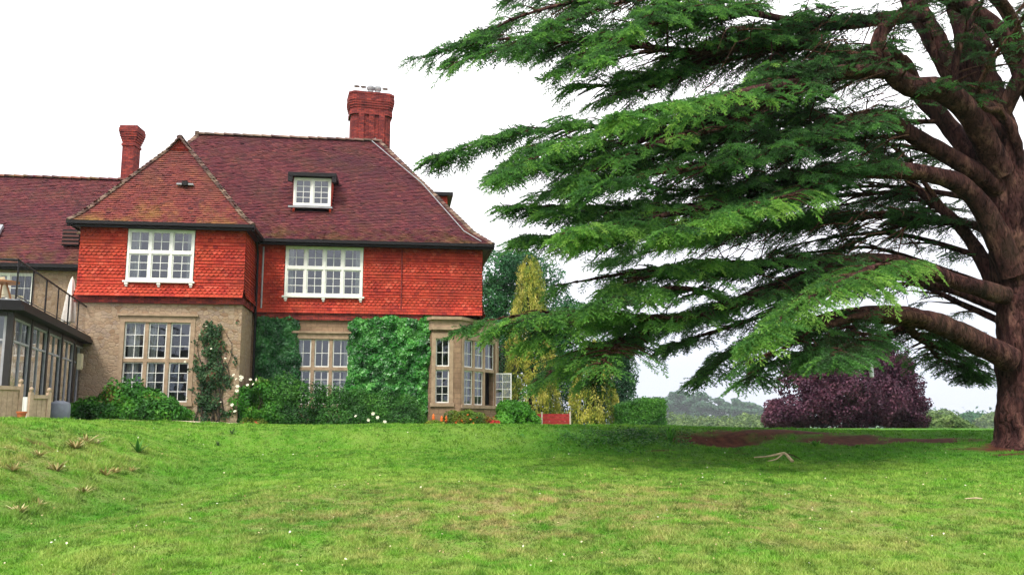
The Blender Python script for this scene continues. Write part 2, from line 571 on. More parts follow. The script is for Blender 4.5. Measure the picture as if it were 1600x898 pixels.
def link(name, me, parent=None, loc=None):
    o = bpy.data.objects.new(name, me)
    COL.objects.link(o)
    if parent is not None:
        o.parent = parent
    if loc is not None:
        o.location = loc
    return o


def tag(o, label=None, cat=None, group=None, kind=None):
    if label:
        o['label'] = label
    if cat:
        o['category'] = cat
    if group:
        o['group'] = group
    if kind:
        o['kind'] = kind
    return o


def empty(name, loc, rz, label, cat, group=None):
    o = bpy.data.objects.new(name, None)
    COL.objects.link(o)
    o.location = tuple(loc)
    o.rotation_euler = (0, 0, rz)
    o.empty_display_size = 0.3
    return tag(o, label, cat, group)


def mesh_np(name, V, Fc, m, parent=None, attrs=None, smooth=False, loc=None):
    """V (n,3); Fc (k,3) or (k,4)"""
    V = np.ascontiguousarray(V, np.float32)
    Fc = np.ascontiguousarray(Fc, np.int32)
    me = bpy.data.meshes.new(name)
    k, c = Fc.shape
    me.vertices.add(len(V))
    me.vertices.foreach_set('co', V.ravel())
    me.loops.add(k * c)
    me.loops.foreach_set('vertex_index', Fc.ravel())
    me.polygons.add(k)
    me.polygons.foreach_set('loop_start', np.arange(0, k * c, c, dtype=np.int32))
    me.polygons.foreach_set('loop_total', np.full(k, c, np.int32))
    if smooth:
        me.polygons.foreach_set('use_smooth', np.ones(k, bool))
    for an, (dom, arr) in (attrs or {}).items():
        a = me.attributes.new(an, 'FLOAT', dom)
        a.data.foreach_set('value', np.ascontiguousarray(arr, np.float32))
    me.materials.append(m)
    me.update()
    return link(name, me, parent, loc)


class MB:
    def __init__(s):
        s.v = []
        s.f = []
        s.t = []
        s.lo = []
        s.cur = 0.5
        s.low = 1.0

    def add(s, vs_, fs):
        b = len(s.v)
        s.v += [tuple(p) for p in vs_]
        for f in fs:
            s.f.append(tuple(b + i for i in f))
            s.t.append(s.cur)
            s.lo.append(s.low)

    def hexa(s, p):
        """eight corners: bottom ring then top ring"""
        s.add(p, [(3, 2, 1, 0), (4, 5, 6, 7), (0, 1, 5, 4), (1, 2, 6, 5), (2, 3, 7, 6), (3, 0, 4, 7)])

    def box(s, x0, x1, y0, y1, z0, z1):
        s.hexa([(x0, y0, z0), (x1, y0, z0), (x1, y1, z0), (x0, y1, z0), (x0, y0, z1), (x1, y0, z1), (x1, y1, z1), (x0, y1, z1)])

    def fbox(s, fr, s0, s1, d0, d1, z0, z1):
        """box in a wall frame: along, depth (outwards positive), height"""
        pts = [fr(s0, d1, z0), fr(s1, d1, z0), fr(s1, d0, z0), fr(s0, d0, z0), fr(s0, d1, z1), fr(s1, d1, z1), fr(s1, d0, z1), fr(s0, d0, z1)]
        s.hexa(pts)

    def quad(s, a, b, c, d):
        s.add([a, b, c, d], [(0, 1, 2, 3)])

    def prism(s, poly, z0, z1, poly2=None):
        n = len(poly)
        p2 = poly2 or poly
        vs_ = [(x, y, z0) for x, y in poly] + [(x, y, z1) for x, y in p2]
        fs = [(i, (i + 1) % n, n + (i + 1) % n, n + i) for i in range(n)]
        fs += [tuple(range(n - 1, -1, -1)), tuple(range(n, 2 * n))]
        s.add(vs_, fs)

    def lathe(s, prof, c=(0, 0), n=16):
        vs_ = []
        for r, z in prof:
            for k in range(n):
                a = 2 * math.pi * k / n
                vs_.append((c[0] + r * math.cos(a), c[1] + r * math.sin(a), z))
        fs = []
        for i in range(len(prof) - 1):
            for k in range(n):
                fs.append((i * n + k, i * n + (k + 1) % n, (i + 1) * n + (k + 1) % n, (i + 1) * n + k))
        fs.append(tuple(range(n - 1, -1, -1)))
        fs.append(tuple(range((len(prof) - 1) * n, len(prof) * n)))
        s.add(vs_, fs)

    def tube(s, pts, rad, n=6):
        V, Q = tube_np(np.array(pts, float), np.broadcast_to(rad, (len(pts),)), n)
        s.add(V, [tuple(q) for q in Q])

    def build(s, name, m, parent=None, smooth=False, attrs=True):
        me = bpy.data.meshes.new(name)
        me.from_pydata(s.v, [], s.f)
        if attrs:
            a = me.attributes.new('tint', 'FLOAT', 'FACE')
            a.data.foreach_set('value', np.array(s.t, np.float32))
            a = me.attributes.new('low', 'FLOAT', 'FACE')
            a.data.foreach_set('value', np.array(s.lo, np.float32))
        if smooth:
            me.polygons.foreach_set('use_smooth', np.ones(len(me.polygons), bool))
        me.materials.append(m)
        me.update()
        return link(name, me, parent)


def catmull(P, step=0.25):
    P = np.asarray(P, float)
    if len(P) < 3:
        return P
    Q = np.vstack([2 * P[0] - P[1], P, 2 * P[-1] - P[-2]])
    out = []
    for i in range(1, len(Q) - 2):
        L = np.linalg.norm(Q[i + 1][:3] - Q[i][:3])
        k = max(2, int(L / step))
        t = np.linspace(0, 1, k, endpoint=False)[:, None]
        p0, p1, p2, p3 = Q[i - 1], Q[i], Q[i + 1], Q[i + 2]
        out.append(0.5 * (2 * p1 + (p2 - p0) * t + (2 * p0 - 5 * p1 + 4 * p2 - p3) * t * t + (3 * p1 - p0 - 3 * p2 + p3) * t ** 3))
    out.append(P[-1:])
    return np.vstack(out)


def tube_np(P, rad, n=8, rough=0.0, seed=0):
    P = np.asarray(P, float)
    rad = np.asarray(rad, float)
    T = np.gradient(P, axis=0)
    T /= np.linalg.norm(T, axis=1)[:, None] + 1e-9
    up = np.array((0.13, 0.31, 0.94))
    N = np.zeros_like(P)
    v = np.cross(T[0], up)
    if np.linalg.norm(v) < 0.1:
        v = np.cross(T[0], (1, 0, 0))
    v /= np.linalg.norm(v)
    for i in range(len(P)):
        v = v - T[i] * np.dot(v, T[i])
        v /= np.linalg.norm(v) + 1e-9
        N[i] = v
    B = np.cross(T, N)
    a = np.linspace(0, 2 * math.pi, n, endpoint=False)
    r = np.repeat(rad[:, None], n, 1)
    V = P[:, None, :] + r[..., None] * (np.cos(a)[None, :, None] * N[:, None, :] + np.sin(a)[None, :, None] * B[:, None, :])
    if rough:
        d = (fbm(V * 1.6 + seed, 3) - 0.5) * 2 * rough + (fbm(V * np.array((6, 6, 3.0)) + seed, 3) - 0.5) * rough * 1.3
        V = P[:, None, :] + (V - P[:, None, :]) * (1 + d)[..., None]
    V = V.reshape(-1, 3)
    m = len(P)
    i = np.arange(m - 1)[:, None] * n
    k = np.arange(n)[None, :]
    Q = np.stack([i + k, i + (k + 1) % n, i + n + (k + 1) % n, i + n + k], -1).reshape(-1, 4)
    return V, Q


class NB:
    """numpy batches joined into one mesh"""

    def __init__(s):
        s.V, s.F, s.T, s.n = [], [], [], 0

    def add(s, V, Fc, T=None):
        s.V.append(np.asarray(V, np.float32))
        s.F.append(np.asarray(Fc, np.int64) + s.n)
        s.T.append(np.full(len(Fc), 0.5, np.float32) if T is None else np.asarray(T, np.float32))
        s.n += len(V)

    def build(s, name, m, parent=None, smooth=False):
        return mesh_np(name, np.vstack(s.V), np.vstack(s.F), m, parent, {'tint': ('FACE', np.concatenate(s.T))}, smooth)


def unit(v):
    return v / (np.linalg.norm(v, axis=-1, keepdims=True) + 1e-9)


def leaves(P, N, size, aspect=0.6, jit=0.6, hang=0.0, fold=0.15, g=None):
    """kite shaped leaves at P facing N; the tips point down by 'hang'"""
    g = g or rng
    n = len(P)
    N = unit(N + jit * g.normal(size=(n, 3)))
    D = g.normal(size=(n, 3))
    D[:, 2] -= hang * 2
    D = unit(D - N * np.sum(D * N, 1)[:, None])
    S = np.cross(N, D)
    L = (np.broadcast_to(size, (n,)) * g.uniform(0.65, 1.3, n))[:, None]
    W = L * aspect * 0.5
    b = P - D * L * 0.4
    l = P + S * W + N * W * fold * 2
    t = P + D * L * 0.6
    r = P - S * W + N * W * fold * 2
    V = np.stack([b, r, t, l], 1).reshape(-1, 3)
    Fc = np.arange(n * 4).reshape(n, 4)
    return V, Fc


def blob_points(n, lumps, shell=0.35, hole=0.45, hs=1.2, g=None, flat=1.0):
    """points scattered through the outer part of a set of lumps (centre, radii), with gaps; outward normals"""
    g = g or rng
    C = np.array([l[0] for l in lumps], float)
    Rr = np.array([l[1] if np.ndim(l[1]) else (l[1],) * 3 for l in lumps], float)
    wgt = (Rr[:, 0] * Rr[:, 1] + Rr[:, 0] * Rr[:, 2]) ** 1.0
    wgt /= wgt.sum()
    Ps, Ns = [], []
    have = 0
    while have < n:
        k = g.choice(len(C), n, p=wgt)
        d = unit(g.normal(size=(n, 3)))
        rad = 1 - shell * g.random(n) ** 1.6
        q = d * rad[:, None]
        wv_ = Rr[k].min(1) * 0.5
        P = C[k] + q * Rr[k]
        P = P + d * (wv_ * 2.3 * (fbm(P * hs * 1.7 + 17.0, 3) - 0.52))[:, None]
        N = unit(d / Rr[k])
        keep = np.ones(n, bool)
        for j in range(len(C)):          # drop what lies deep inside another lump
            ins = np.sum(((P - C[j]) / Rr[j]) ** 2, 1) < (1 - shell) ** 2 * 0.8
            keep &= ~(ins & (k != j))
        nz = fbm(P * hs + 3.1, 2)
        keep &= nz > hole * (0.75 + 0.5 * g.random(n)) * 0.9
        Ps.append(P[keep])
        Ns.append(N[keep])
        have += int(keep.sum())
        if keep.sum() == 0:
            break
    return np.vstack(Ps)[:n], np.vstack(Ns)[:n]


def tints(P, s=1.5, spread=0.5, g=None):
    g = g or rng
    return np.clip(0.5 + 1.4 * (fbm(P * s + 11, 2) - 0.5) + spread * (g.random(len(P)) - 0.5), 0, 1)


def shrub(name, lumps, n, size, m, label, cat, aspect=0.6, hole=0.4, hang=0.3, group=None, jit=0.6, shell=0.4, stems=6, base=None):
    c = np.mean([l[0] for l in lumps], 0)
    gz = float(ground(c[0], c[1])) if base is None else base
    root = empty(name, (c[0], c[1], gz), 0, label, cat, group)
    P, N = blob_points(n, lumps, shell, hole)
    k = P[:, 2] > gz - 0.05
    P, N = P[k], N[k]
    V, Fc = leaves(P, N, size, aspect, jit, hang)
    o = np.array((c[0], c[1], gz))
    mesh_np('foliage', V - o, Fc, m, root, {'tint': ('FACE', tints(P))})
    nb = NB()
    for l in lumps[:stems]:
        e_ = np.array(l[0], float)
        for q in range(3):
            st = np.array((e_[0] + rng.normal() * 0.12, e_[1] + rng.normal() * 0.1, gz - 0.1))
            en = e_ + rng.normal(size=3) * 0.25 * np.array(l[1] if np.ndim(l[1]) else (l[1],) * 3)
            md = (st + en) / 2 + rng.normal(size=3) * 0.1
            pp = catmull(np.vstack([st, md, en]), 0.3)
            nb.add(*[a if i else a - o for i, a in enumerate(tube_np(pp, np.linspace(0.035, 0.008, len(pp)), 5))])
    nb.build('stems', treebark, root)
    return root


# ------------------------------------------------------------------ ground
def grade(parts):
    out = []
    for a, b, st in parts:
        out.append(np.arange(a, b, st))
    return np.concatenate(out + [[parts[-1][1]]])


xs = grade([(-2500, -400, 300), (-400, -60, 20), (-60, -16, 2), (-16, 19, 0.17), (19, 60, 2), (60, 400, 20), (400, 2500, 300)])
ys = grade([(-60, 2, 4), (2, 28, 0.17), (28, 52, 0.8), (52, 130, 4), (130, 500, 25), (500, 4000, 350)])
GX, GY = np.meshgrid(xs, ys, indexing='ij')
GZ = ground(GX, GY)


def earth_mask(x, y):
    p = np.stack([x, y, x * 0], -1)
    nz = 0.75 * (fbm(p * np.array((0.9, 1.6, 1)) + 4.4, 3) - 0.5)

    def bl(cx, cy, rx, ry):
        return 1.0 - np.sqrt(((x - cx) / rx) ** 2 + ((y - cy) / ry) ** 2)
    m = np.maximum.reduce([bl(5.5, 23.9, 1.7, 0.9), bl(8.6, 23.5, 1.7, 1.0), bl(5.2, 22.0, 0.7, 0.6), bl(10.6, 23.3, 1.6, 0.6), bl(7.4, 24.4, 1.8, 0.45),
                           bl(12.4, 21.7, 2.2, 0.9), bl(11.2, 20.8, 0.8, 0.25), bl(-8.1, 16.0, 0.5, 0.3), bl(3.6, 22.2, 0.4, 0.2)])
    nz2 = fbm(p * np.array((1.6, 4.0, 1)) + 21, 3) - 0.5
    return np.clip(m * 2.4 + nz * 2.0 + nz2 * 2.2 - 0.05, 0, 1) * (m > -0.35)


def dry_mask(x, y):
    return np.clip(0.95 * np.exp(-((x - 0.8) / 5.5) ** 2 - ((y - 11.5) / 3.4) ** 2) + 0.6 * np.exp(-((x + 7.8) / 2.2) ** 2 - ((y - 14) / 4) ** 2) + 0.10, 0, 1)


def lush_shade_mask(x, y):  # lusher, darker green painting in shade: bank, fold at its foot, cedar side
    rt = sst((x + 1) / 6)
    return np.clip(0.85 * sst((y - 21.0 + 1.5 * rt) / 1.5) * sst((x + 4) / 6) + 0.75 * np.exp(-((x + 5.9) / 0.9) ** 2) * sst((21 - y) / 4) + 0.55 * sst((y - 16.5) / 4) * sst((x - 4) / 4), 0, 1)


nx, ny = len(xs), len(ys)
ii = np.arange(nx - 1)[:, None] * ny + np.arange(ny - 1)[None, :]
LQ = np.stack([ii, ii + ny, ii + ny + 1, ii + 1], -1).reshape(-1, 4)
lx, ly = GX.ravel(), GY.ravel()
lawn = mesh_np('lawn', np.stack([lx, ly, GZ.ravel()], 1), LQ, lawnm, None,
               {'earth': ('POINT', earth_mask(lx, ly)), 'dry': ('POINT', dry_mask(lx, ly)), 'lush_shade': ('POINT', lush_shade_mask(lx, ly))}, True)
tag(lawn, 'green sloping lawn rising to a terrace before the house', None, None, 'structure')

# gravel path along the front of the house, a ribbon just above the turf
pv, pq = [], []
for i, u in enumerate(np.linspace(-9, 1.0, 30)):
    for v in (-6.1, -4.9):
        p = hw(u, v)
        pv.append((p[0], p[1], float(ground(p[0], p[1])) + 0.03))
    if i:
        k = 2 * i
        pq.append((k - 2, k, k + 1, k - 1))
tag(mesh_np('path', np.array(pv), np.array(pq), gravelm), 'pale gravel path along the front of the house', None, None, 'structure')

# grass blades, thick near the camera and thinning with distance
NBL = 900000
g2 = np.random.default_rng(3)
d = 6.5 * (29.0 / 6.5) ** (g2.random(NBL) ** 0.9)
ang = np.sign(g2.random(NBL) - 0.5) * np.where(g2.random(NBL) < 0.74, g2.random(NBL) * R(33), R(33) + g2.random(NBL) * R(20))
bx, by = d * np.tan(ang), d
tuft = fbm(np.stack([bx * 5.0, by * 3.4, bx * 0 + 8], -1), 3)
keep = (g2.random(NBL) > earth_mask(bx, by) * 1.2) & (tuft + 0.3 * g2.random(NBL) > 0.42)
bx, by, tuft, d = bx[keep], by[keep], tuft[keep], d[keep]
nb_ = len(bx)
bz = ground(bx, by) - 0.008
rough = np.clip(0.8 * sst((-bx - 5.0) / 2.0) * sst((by - 7) / 3) * sst((19.5 - by) / 3) + 0.25 * np.exp(-((bx - 6) / 6) ** 2 - ((by - 23) / 1.6) ** 2), 0, 1.3)
hgt = (0.018 + 0.055 * np.clip(tuft - 0.38, 0, 0.5)) * g2.uniform(0.5, 1.5, nb_) * (1 + d * 0.022) * (1 + 0.8 * rough * np.clip((tuft - 0.42) * 5, 0, 1.4))
wid = 0.0042 * (1 + d * 0.11)
az = g2.random(nb_) * 2 * math.pi
lean = g2.uniform(0.2, 1.1, nb_)
la = g2.random(nb_) * 2 * math.pi
base = np.stack([bx, by, bz], 1)
sv = np.stack([np.cos(az), np.sin(az), az * 0], 1) * wid[:, None]
tip = base + np.stack([np.cos(la) * lean * hgt, np.sin(la) * lean * hgt, hgt], 1)
BV = np.stack([base - sv, base + sv, tip], 1).reshape(-1, 3)
tt = np.clip(0.52 - 0.5 * np.clip((fbm(np.stack([bx * 7.0, by * 4.2, bx * 0 + 17], -1), 3) - 0.53) * 6, 0, 1) + 0.6 * (g2.random(nb_) - 0.5) + 1.1 * (tuft - 0.5) + 0.5 * (fbm(np.stack([bx * 9, by * 5, bx * 0 + 1], -1), 2) - 0.5), 0, 1)
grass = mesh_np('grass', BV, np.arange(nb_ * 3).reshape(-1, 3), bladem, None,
                {'tint': ('FACE', tt), 'dry': ('FACE', dry_mask(bx, by)), 'lush_shade': ('FACE', lush_shade_mask(bx, by))})
tag(grass, 'short green grass growing over the lawn', 'grass', None, 'stuff')

# ------------------------------------------------------------------ the house
house = empty('country_house', (HO[0], HO[1], 0), AL, 'large house with red tile-hung upper storey, stone ground floor and steep red roof', 'house')


class Fr:
    """a wall's frame: origin, direction along it (degrees from u), outwards is to the right of walking backwards"""

    def __init__(s, u, v, deg=0.0):
        s.o = (u, v)
        a = R(deg)
        s.d = (math.cos(a), math.sin(a))
        s.n = (math.sin(a), -math.cos(a))

    def __call__(s, a, dd, z):
        return (s.o[0] + a * s.d[0] + dd * s.n[0], s.o[1] + a * s.d[1] + dd * s.n[1], z)


def wall(mb, fr, s0, s1, z0, z1, holes=(), depth=0.28):
    """a wall face with rectangular openings and their reveals"""
    ss = sorted({s0, s1} | {h[0] for h in holes} | {h[1] for h in holes})
    zs = sorted({z0, z1} | {h[2] for h in holes} | {h[3] for h in holes})
    for a, b in zip(ss, ss[1:]):
        for c, d_ in zip(zs, zs[1:]):
            if any(h[0] <= a and b <= h[1] and h[2] <= c and d_ <= h[3] for h in holes):
                continue
            mb.quad(fr(a, 0, c), fr(b, 0, c), fr(b, 0, d_), fr(a, 0, d_))
    for a, b, c, d_ in holes:
        k = -depth
        mb.quad(fr(a, 0, c), fr(a, 0, d_), fr(a, k, d_), fr(a, k, c))
        mb.quad(fr(b, 0, d_), fr(b, 0, c), fr(b, k, c), fr(b, k, d_))
        mb.quad(fr(a, 0, d_), fr(b, 0, d_), fr(b, k, d_), fr(a, k, d_))
        mb.quad(fr(b, 0, c), fr(a, 0, c), fr(a, k, c), fr(b, k, c))


def casement(mb, gl, fr, a, b, z0, z1, d, cols, rows, fw=0.045, bar=0.022):
    """one white light: frame, glazing bars; its glass goes into gl"""
    t = 0.045
    mb.fbox(fr, a, a + fw, d - t, d, z0, z1)
    mb.fbox(fr, b - fw, b, d - t, d, z0, z1)
    mb.fbox(fr, a + fw, b - fw, d - t, d, z0, z0 + fw)
    mb.fbox(fr, a + fw, b - fw, d - t, d, z1 - fw, z1)
    ia, ib, iz, jz = a + fw, b - fw, z0 + fw, z1 - fw
    for k in range(1, cols):
        x = ia + (ib - ia) * k / cols
        mb.fbox(fr, x - bar / 2, x + bar / 2, d - t * 0.8, d - 0.006, iz, jz)
    for k in range(1, rows):
        z = iz + (jz - iz) * k / rows
        mb.fbox(fr, ia, ib, d - t * 0.75, d - 0.009, z - bar / 2, z + bar / 2)
    gd = d - t * 0.5
    pane = MB()
    gl.append(pane)
    # every pane sits a hair differently in its lead, so that they mirror the sky unevenly
    for c in range(cols):
        for r_ in range(rows):
            x0 = ia + (ib - ia) * c / cols
            x1 = ia + (ib - ia) * (c + 1) / cols
            y0 = iz + (jz - iz) * r_ / rows
            y1 = iz + (jz - iz) * (r_ + 1) / rows
            j = rng.normal(size=3) * 0.0025
            pane.quad(fr(x0, gd + j[0], y0), fr(x1, gd + j[1], y0), fr(x1, gd + j[2], y1), fr(x0, gd + j[0] + j[2] - j[1], y1))


def room(par, fr, a, b, z0, z1, depth=3.2, d0=-0.3, side=0.7, low=0.5):
    mb = MB()
    k = d0 - depth
    A, B, C, D = a - side, b + side, z0 - low, z1 + min(0.4, low)
    mb.quad(fr(A, k, C), fr(B, k, C), fr(B, k, D), fr(A, k, D))
    mb.quad(fr(A, d0, C), fr(A, k, C), fr(A, k, D), fr(A, d0, D))
    mb.quad(fr(B, k, C), fr(B, d0, C), fr(B, d0, D), fr(B, k, D))
    mb.quad(fr(A, d0, D), fr(A, k, D), fr(B, k, D), fr(B, d0, D))
    mb.quad(fr(A, d0, C), fr(B, d0, C), fr(B, k, C), fr(A, k, C))
    mb.build('room', roomm, par)


def curtain(par, fr, a, b, z0, z1, d=-0.36):
    mb = MB()
    n = max(6, int((b - a) / 0.035))
    P = [(a + (b - a) * i / n, d + 0.03 * math.sin(i * 1.7) + 0.01 * rng.normal()) for i in range(n + 1)]
    for (s0, d0), (s1, d1) in zip(P, P[1:]):
        mb.quad(fr(s0, d0, z0), fr(s1, d1, z0), fr(s1, d1, z1), fr(s0, d0, z1))
    mb.build('curtain', curtainm, par, smooth=True)


def timber_window(fr, a, b, z0, z1, lights, tr, top, bot, cur=(), proud=0.05, sill=True, brackets=3, rm=(3.2, 0.7, 0.5)):
    mb, gl = MB(), []
    fo, fd = 0.075, -0.10
    mb.fbox(fr, a, a + fo, fd, proud, z0, z1)
    mb.fbox(fr, b - fo, b, fd, proud, z0, z1)
    mb.fbox(fr, a + fo, b - fo, fd, proud, z1 - fo, z1)
    mb.fbox(fr, a + fo, b - fo, fd, proud, z0, z0 + fo)
    zt = z0 + (z1 - z0) * tr
    if top:
        mb.fbox(fr, a + fo, b - fo, fd, proud + 0.012, zt - 0.05, zt + 0.05)
    wl = (b - a - 2 * fo) / lights
    for k in range(1, lights):
        x = a + fo + wl * k
        mb.fbox(fr, x - 0.045, x + 0.045, fd + 0.003, proud + 0.006, z0 + fo, z1 - fo)
    for k in range(lights):
        x0 = a + fo + wl * k + (0.045 if k else 0)
        x1 = a + fo + wl * (k + 1) - (0.045 if k < lights - 1 else 0)
        if top:
            casement(mb, gl, fr, x0, x1, zt + 0.05, z1 - fo, proud - 0.02 if (k == 0 and lights == 3) else proud - 0.03, *top)
            casement(mb, gl, fr, x0, x1, z0 + fo, zt - 0.05, proud - 0.03, *bot)
        else:
            casement(mb, gl, fr, x0, x1, z0 + fo, z1 - fo, proud - 0.03, *bot)
    wn = mb.build('window', white, house)
    for g_ in gl:
        g_.build('glass', glass, wn)
    if sill:
        sb = MB()
        sb.fbox(fr, a - 0.08, b + 0.08, -0.05, proud + 0.10, z0 - 0.07, z0 - 0.004)
        sb.build('sill', white, wn)
        for k in range(brackets):
            x = a + (b - a) * (0.02 + 0.96 * k / (brackets - 1))
            bb = MB()
            bb.fbox(fr, x - 0.06, x + 0.06, -0.02, proud + 0.085, z0 - 0.15, z0 - 0.072)
            bb.fbox(fr, x - 0.04, x + 0.04, -0.02, proud + 0.05, z0 - 0.22, z0 - 0.15)
            bb.build('bracket', white, wn)
    room(wn, fr, a, b, z0, z1, rm[0], -0.3, rm[1], rm[2])
    for c in cur:
        curtain(wn, fr, a + (b - a) * c[0], a + (b - a) * c[1], z0 + (z1 - z0) * (c[2] if len(c) > 2 else 0.02), z1 - 0.05)
    return wn


def stone_window(fr, a, b, z0, z1, lights, tr, top, bot, cur=(), opened=None, label=True, mull=0.13, rm=True):
    st, mb, gl = MB(), MB(), []
    zt = z0 + (z1 - z0) * tr
    wl = (b - a) / lights
    h = mull / 2
    st.fbox(fr, a, b, -0.2, -0.02, zt - h, zt + h)
    for k in range(1, lights):
        x = a + wl * k
        st.fbox(fr, x - h, x + h, -0.197, -0.023, z0, z1)
    # surround, standing a little proud
    st.fbox(fr, a - 0.16, a - 0.002, -0.1, 0.025, z0, z1)
    st.fbox(fr, b + 0.002, b + 0.16, -0.1, 0.025, z0, z1)
    st.fbox(fr, a - 0.16, b + 0.16, -0.1, 0.028, z1 + 0.002, z1 + 0.22)
    if label:
        st.fbox(fr, a - 0.26, b + 0.26, -0.1, 0.10, z1 + 0.222, z1 + 0.30)
    op = None
    for k in range(lights):
        x0 = a + wl * k + (h if k else 0.0) + 0.003
        x1 = a + wl * (k + 1) - (h if k < lights - 1 else 0.0) - 0.003
        casement(mb, gl, fr, x0, x1, zt + h + 0.003, z1 - 0.003, -0.08, *top)
        if opened is not None and k == opened:
            op = (x0, x1, z0 + 0.003, zt - h - 0.003)
            continue
        casement(mb, gl, fr, x0, x1, z0 + 0.003, zt - h - 0.003, -0.08, *bot)
    wn = mb.build('window', white, house)
    for g_ in gl:
        g_.build('glass', glass, wn)
    st.build('mullions', dressed, wn)
    sb = MB()
    sb.fbox(fr, a - 0.2, b + 0.2, -0.2, 0.07, z0 - 0.14, z0 - 0.002)
    sb.build('sill', dressed, wn)
    if rm:
        room(wn, fr, a, b, z0, z1)
    for c in cur:
        curtain(wn, fr, a + (b - a) * c[0], a + (b - a) * c[1], z0 + (z1 - z0) * (c[2] if len(c) > 2 else 0.0), z1 - 0.03)
    if op:
        m2, g2_ = MB(), []
        p = fr(op[1], -0.06, 0)
        base_deg = math.degrees(math.atan2(fr.d[1], fr.d[0]))
        f2 = Fr(p[0], p[1], base_deg - 180 + 118)
        casement(m2, g2_, f2, 0.0, op[1] - op[0], op[2], op[3], 0.0, *bot)
        o2 = m2.build('open_casement', white, house)
        g2_[0].build('glass', glass, o2)
    return wn


def hang_tiles(mb, fr, s0, s1, z0, z1, holes, gauge=0.115, wid=0.172, flare=0.0, row0=0):
    """rows of hanging tiles; bands of pointed tiles between plain rows"""
    rows = int((z1 - z0) / gauge)
    for r_ in range(rows + 1):
        zb = z0 + r_ * gauge
        if zb > z1 - 0.03:
            break
        zt = min(zb + gauge * 1.25, z1)
        shaped = (r_ + row0) % 6 in (1, 2, 3)
        out = flare * max(0.0, 1 - r_ * gauge / 0.42) ** 1.6
        out2 = flare * max(0.0, 1 - (r_ + 1.1) * gauge / 0.42) ** 1.6
        off = (wid / 2 if r_ % 2 else 0.0) + rng.normal() * 0.004
        n = int((s1 - s0) / wid) + 2
        for k in range(-1, n):
            a = max(s0 + k * wid + off + 0.004, s0)
            b = min(s0 + (k + 1) * wid + off - 0.004, s1)
            if b - a < 0.02:
                continue
            for h in holes:
                if h[2] - 0.06 < zb + 0.05 < h[3] + 0.03:
                    if a < h[0] < b:
                        b = h[0]
                    elif a < h[1] < b:
                        a = h[1]
                    elif h[0] <= a and b <= h[1]:
                        b = a
            if b - a < 0.02:
                continue
            c = (a + b) / 2
            mb.cur = float(np.clip(rng.beta(2.2, 2.2) + (0.10 if shaped else -0.05), 0, 1))
            lift = 0.050 + abs(rng.normal()) * 0.008
            t = 0.032
            if shaped:
                ze = zb + gauge * 0.42
                lo = [(a, ze), (c, zb), (b, ze)]
            else:
                lo = [(a, zb), (b, zb)]
            front = [fr(x, out + lift - (z - zb) * 0.1, z) for x, z in lo] + [fr(b, out2 + 0.012, zt), fr(a, out2 + 0.012, zt)]
            mb.add(front, [tuple(range(len(front)))])
            for (xa, za), (xb, zb_) in zip(lo, lo[1:]):
                la_, lb_ = out + lift - (za - zb) * 0.1, out + lift - (zb_ - zb) * 0.1
                mb.quad(fr(xa, la_ - t, za), fr(xb, lb_ - t, zb_), fr(xb, lb_, zb_), fr(xa, la_, za))


def roof_face(mb, deck, org, deg, L, kl, kr, prof, gauge=0.105, wid=0.17, skip=None):
    """tiles on a hipped face: prof = (inset, rise) from the eave; kl, kr = how fast the ends run in"""
    a = R(deg)
    A = np.array((math.cos(a), math.sin(a), 0))
    B = np.array((-math.sin(a), math.cos(a), 0))
    O_ = np.array(org, float)
    prof = np.array(prof, float)
    seg = np.linalg.norm(np.diff(prof, axis=0), axis=1)
    cum = np.concatenate([[0], np.cumsum(seg)])

    def pt(s, along, out):
        s = min(max(s, 0), cum[-1])
        i = min(int(np.searchsorted(cum, s, 'right')) - 1, len(seg) - 1)
        f = (s - cum[i]) / seg[i]
        b, z = prof[i] * (1 - f) + prof[i + 1] * f
        t = (prof[i + 1] - prof[i]) / seg[i]
        return O_ + A * along + B * (b - t[1] * out) + np.array((0, 0, z + t[0] * out)), b
    for i in range(len(prof) - 1):
        (b0, z0), (b1, z1) = prof[i], prof[i + 1]
        q = []
        for al, b, z in ((kl * b0, b0, z0), (L - kr * b0, b0, z0), (L - kr * b1, b1, z1), (kl * b1, b1, z1)):
            q.append(O_ + A * al + B * (b + 0.02) + np.array((0, 0, z - 0.03)))
        deck.quad(*q)
    n = int(cum[-1] / gauge)
    for r_ in range(n + 1):
        s0 = r_ * gauge
        s1 = s0 + gauge * 1.3
        _, b0 = pt(s0, 0, 0)
        lo_, hi_ = kl * b0, L - kr * b0
        if hi_ - lo_ < 0.05:
            break
        off = (wid / 2 if r_ % 2 else 0) + rng.normal() * 0.006
        sag = 0.012 * math.sin(r_ * 0.9)
        k0 = int((lo_ - off) / wid) - 1
        k1 = int((hi_ - off) / wid) + 1
        mb.low = max(0.22, 1.0 - s0 / 1.9)
        for k in range(k0, k1 + 1):
            x0, x1 = max(k * wid + off + 0.002, lo_), min((k + 1) * wid + off - 0.002, hi_)
            if x1 - x0 < 0.015:
                continue
            p0, _ = pt(s0, (x0 + x1) / 2, 0)
            if skip and skip(p0):
                continue
            mb.cur = float(np.clip(rng.beta(3.6, 3.6), 0, 1))
            j = rng.normal() * 0.005
            lift = 0.036 + abs(rng.normal()) * 0.009
            ds = sag * 0.3 + rng.normal() * 0.005
            j *= 1.3
            v0 = pt(s0 + ds, x0, lift + j)[0]
            v1 = pt(s0 + ds, x1, lift - j)[0]
            v2 = pt(s1, x1, 0.006)[0]
            v3 = pt(s1, x0, 0.006)[0]
            w0 = pt(s0 + ds, x0, lift + j - 0.026)[0]
            w1 = pt(s0 + ds, x1, lift - j - 0.026)[0]
            mb.add([v0, v1, v2, v3, w0, w1], [(0, 1, 2, 3), (4, 5, 1, 0)])
    mb.low = 0.4


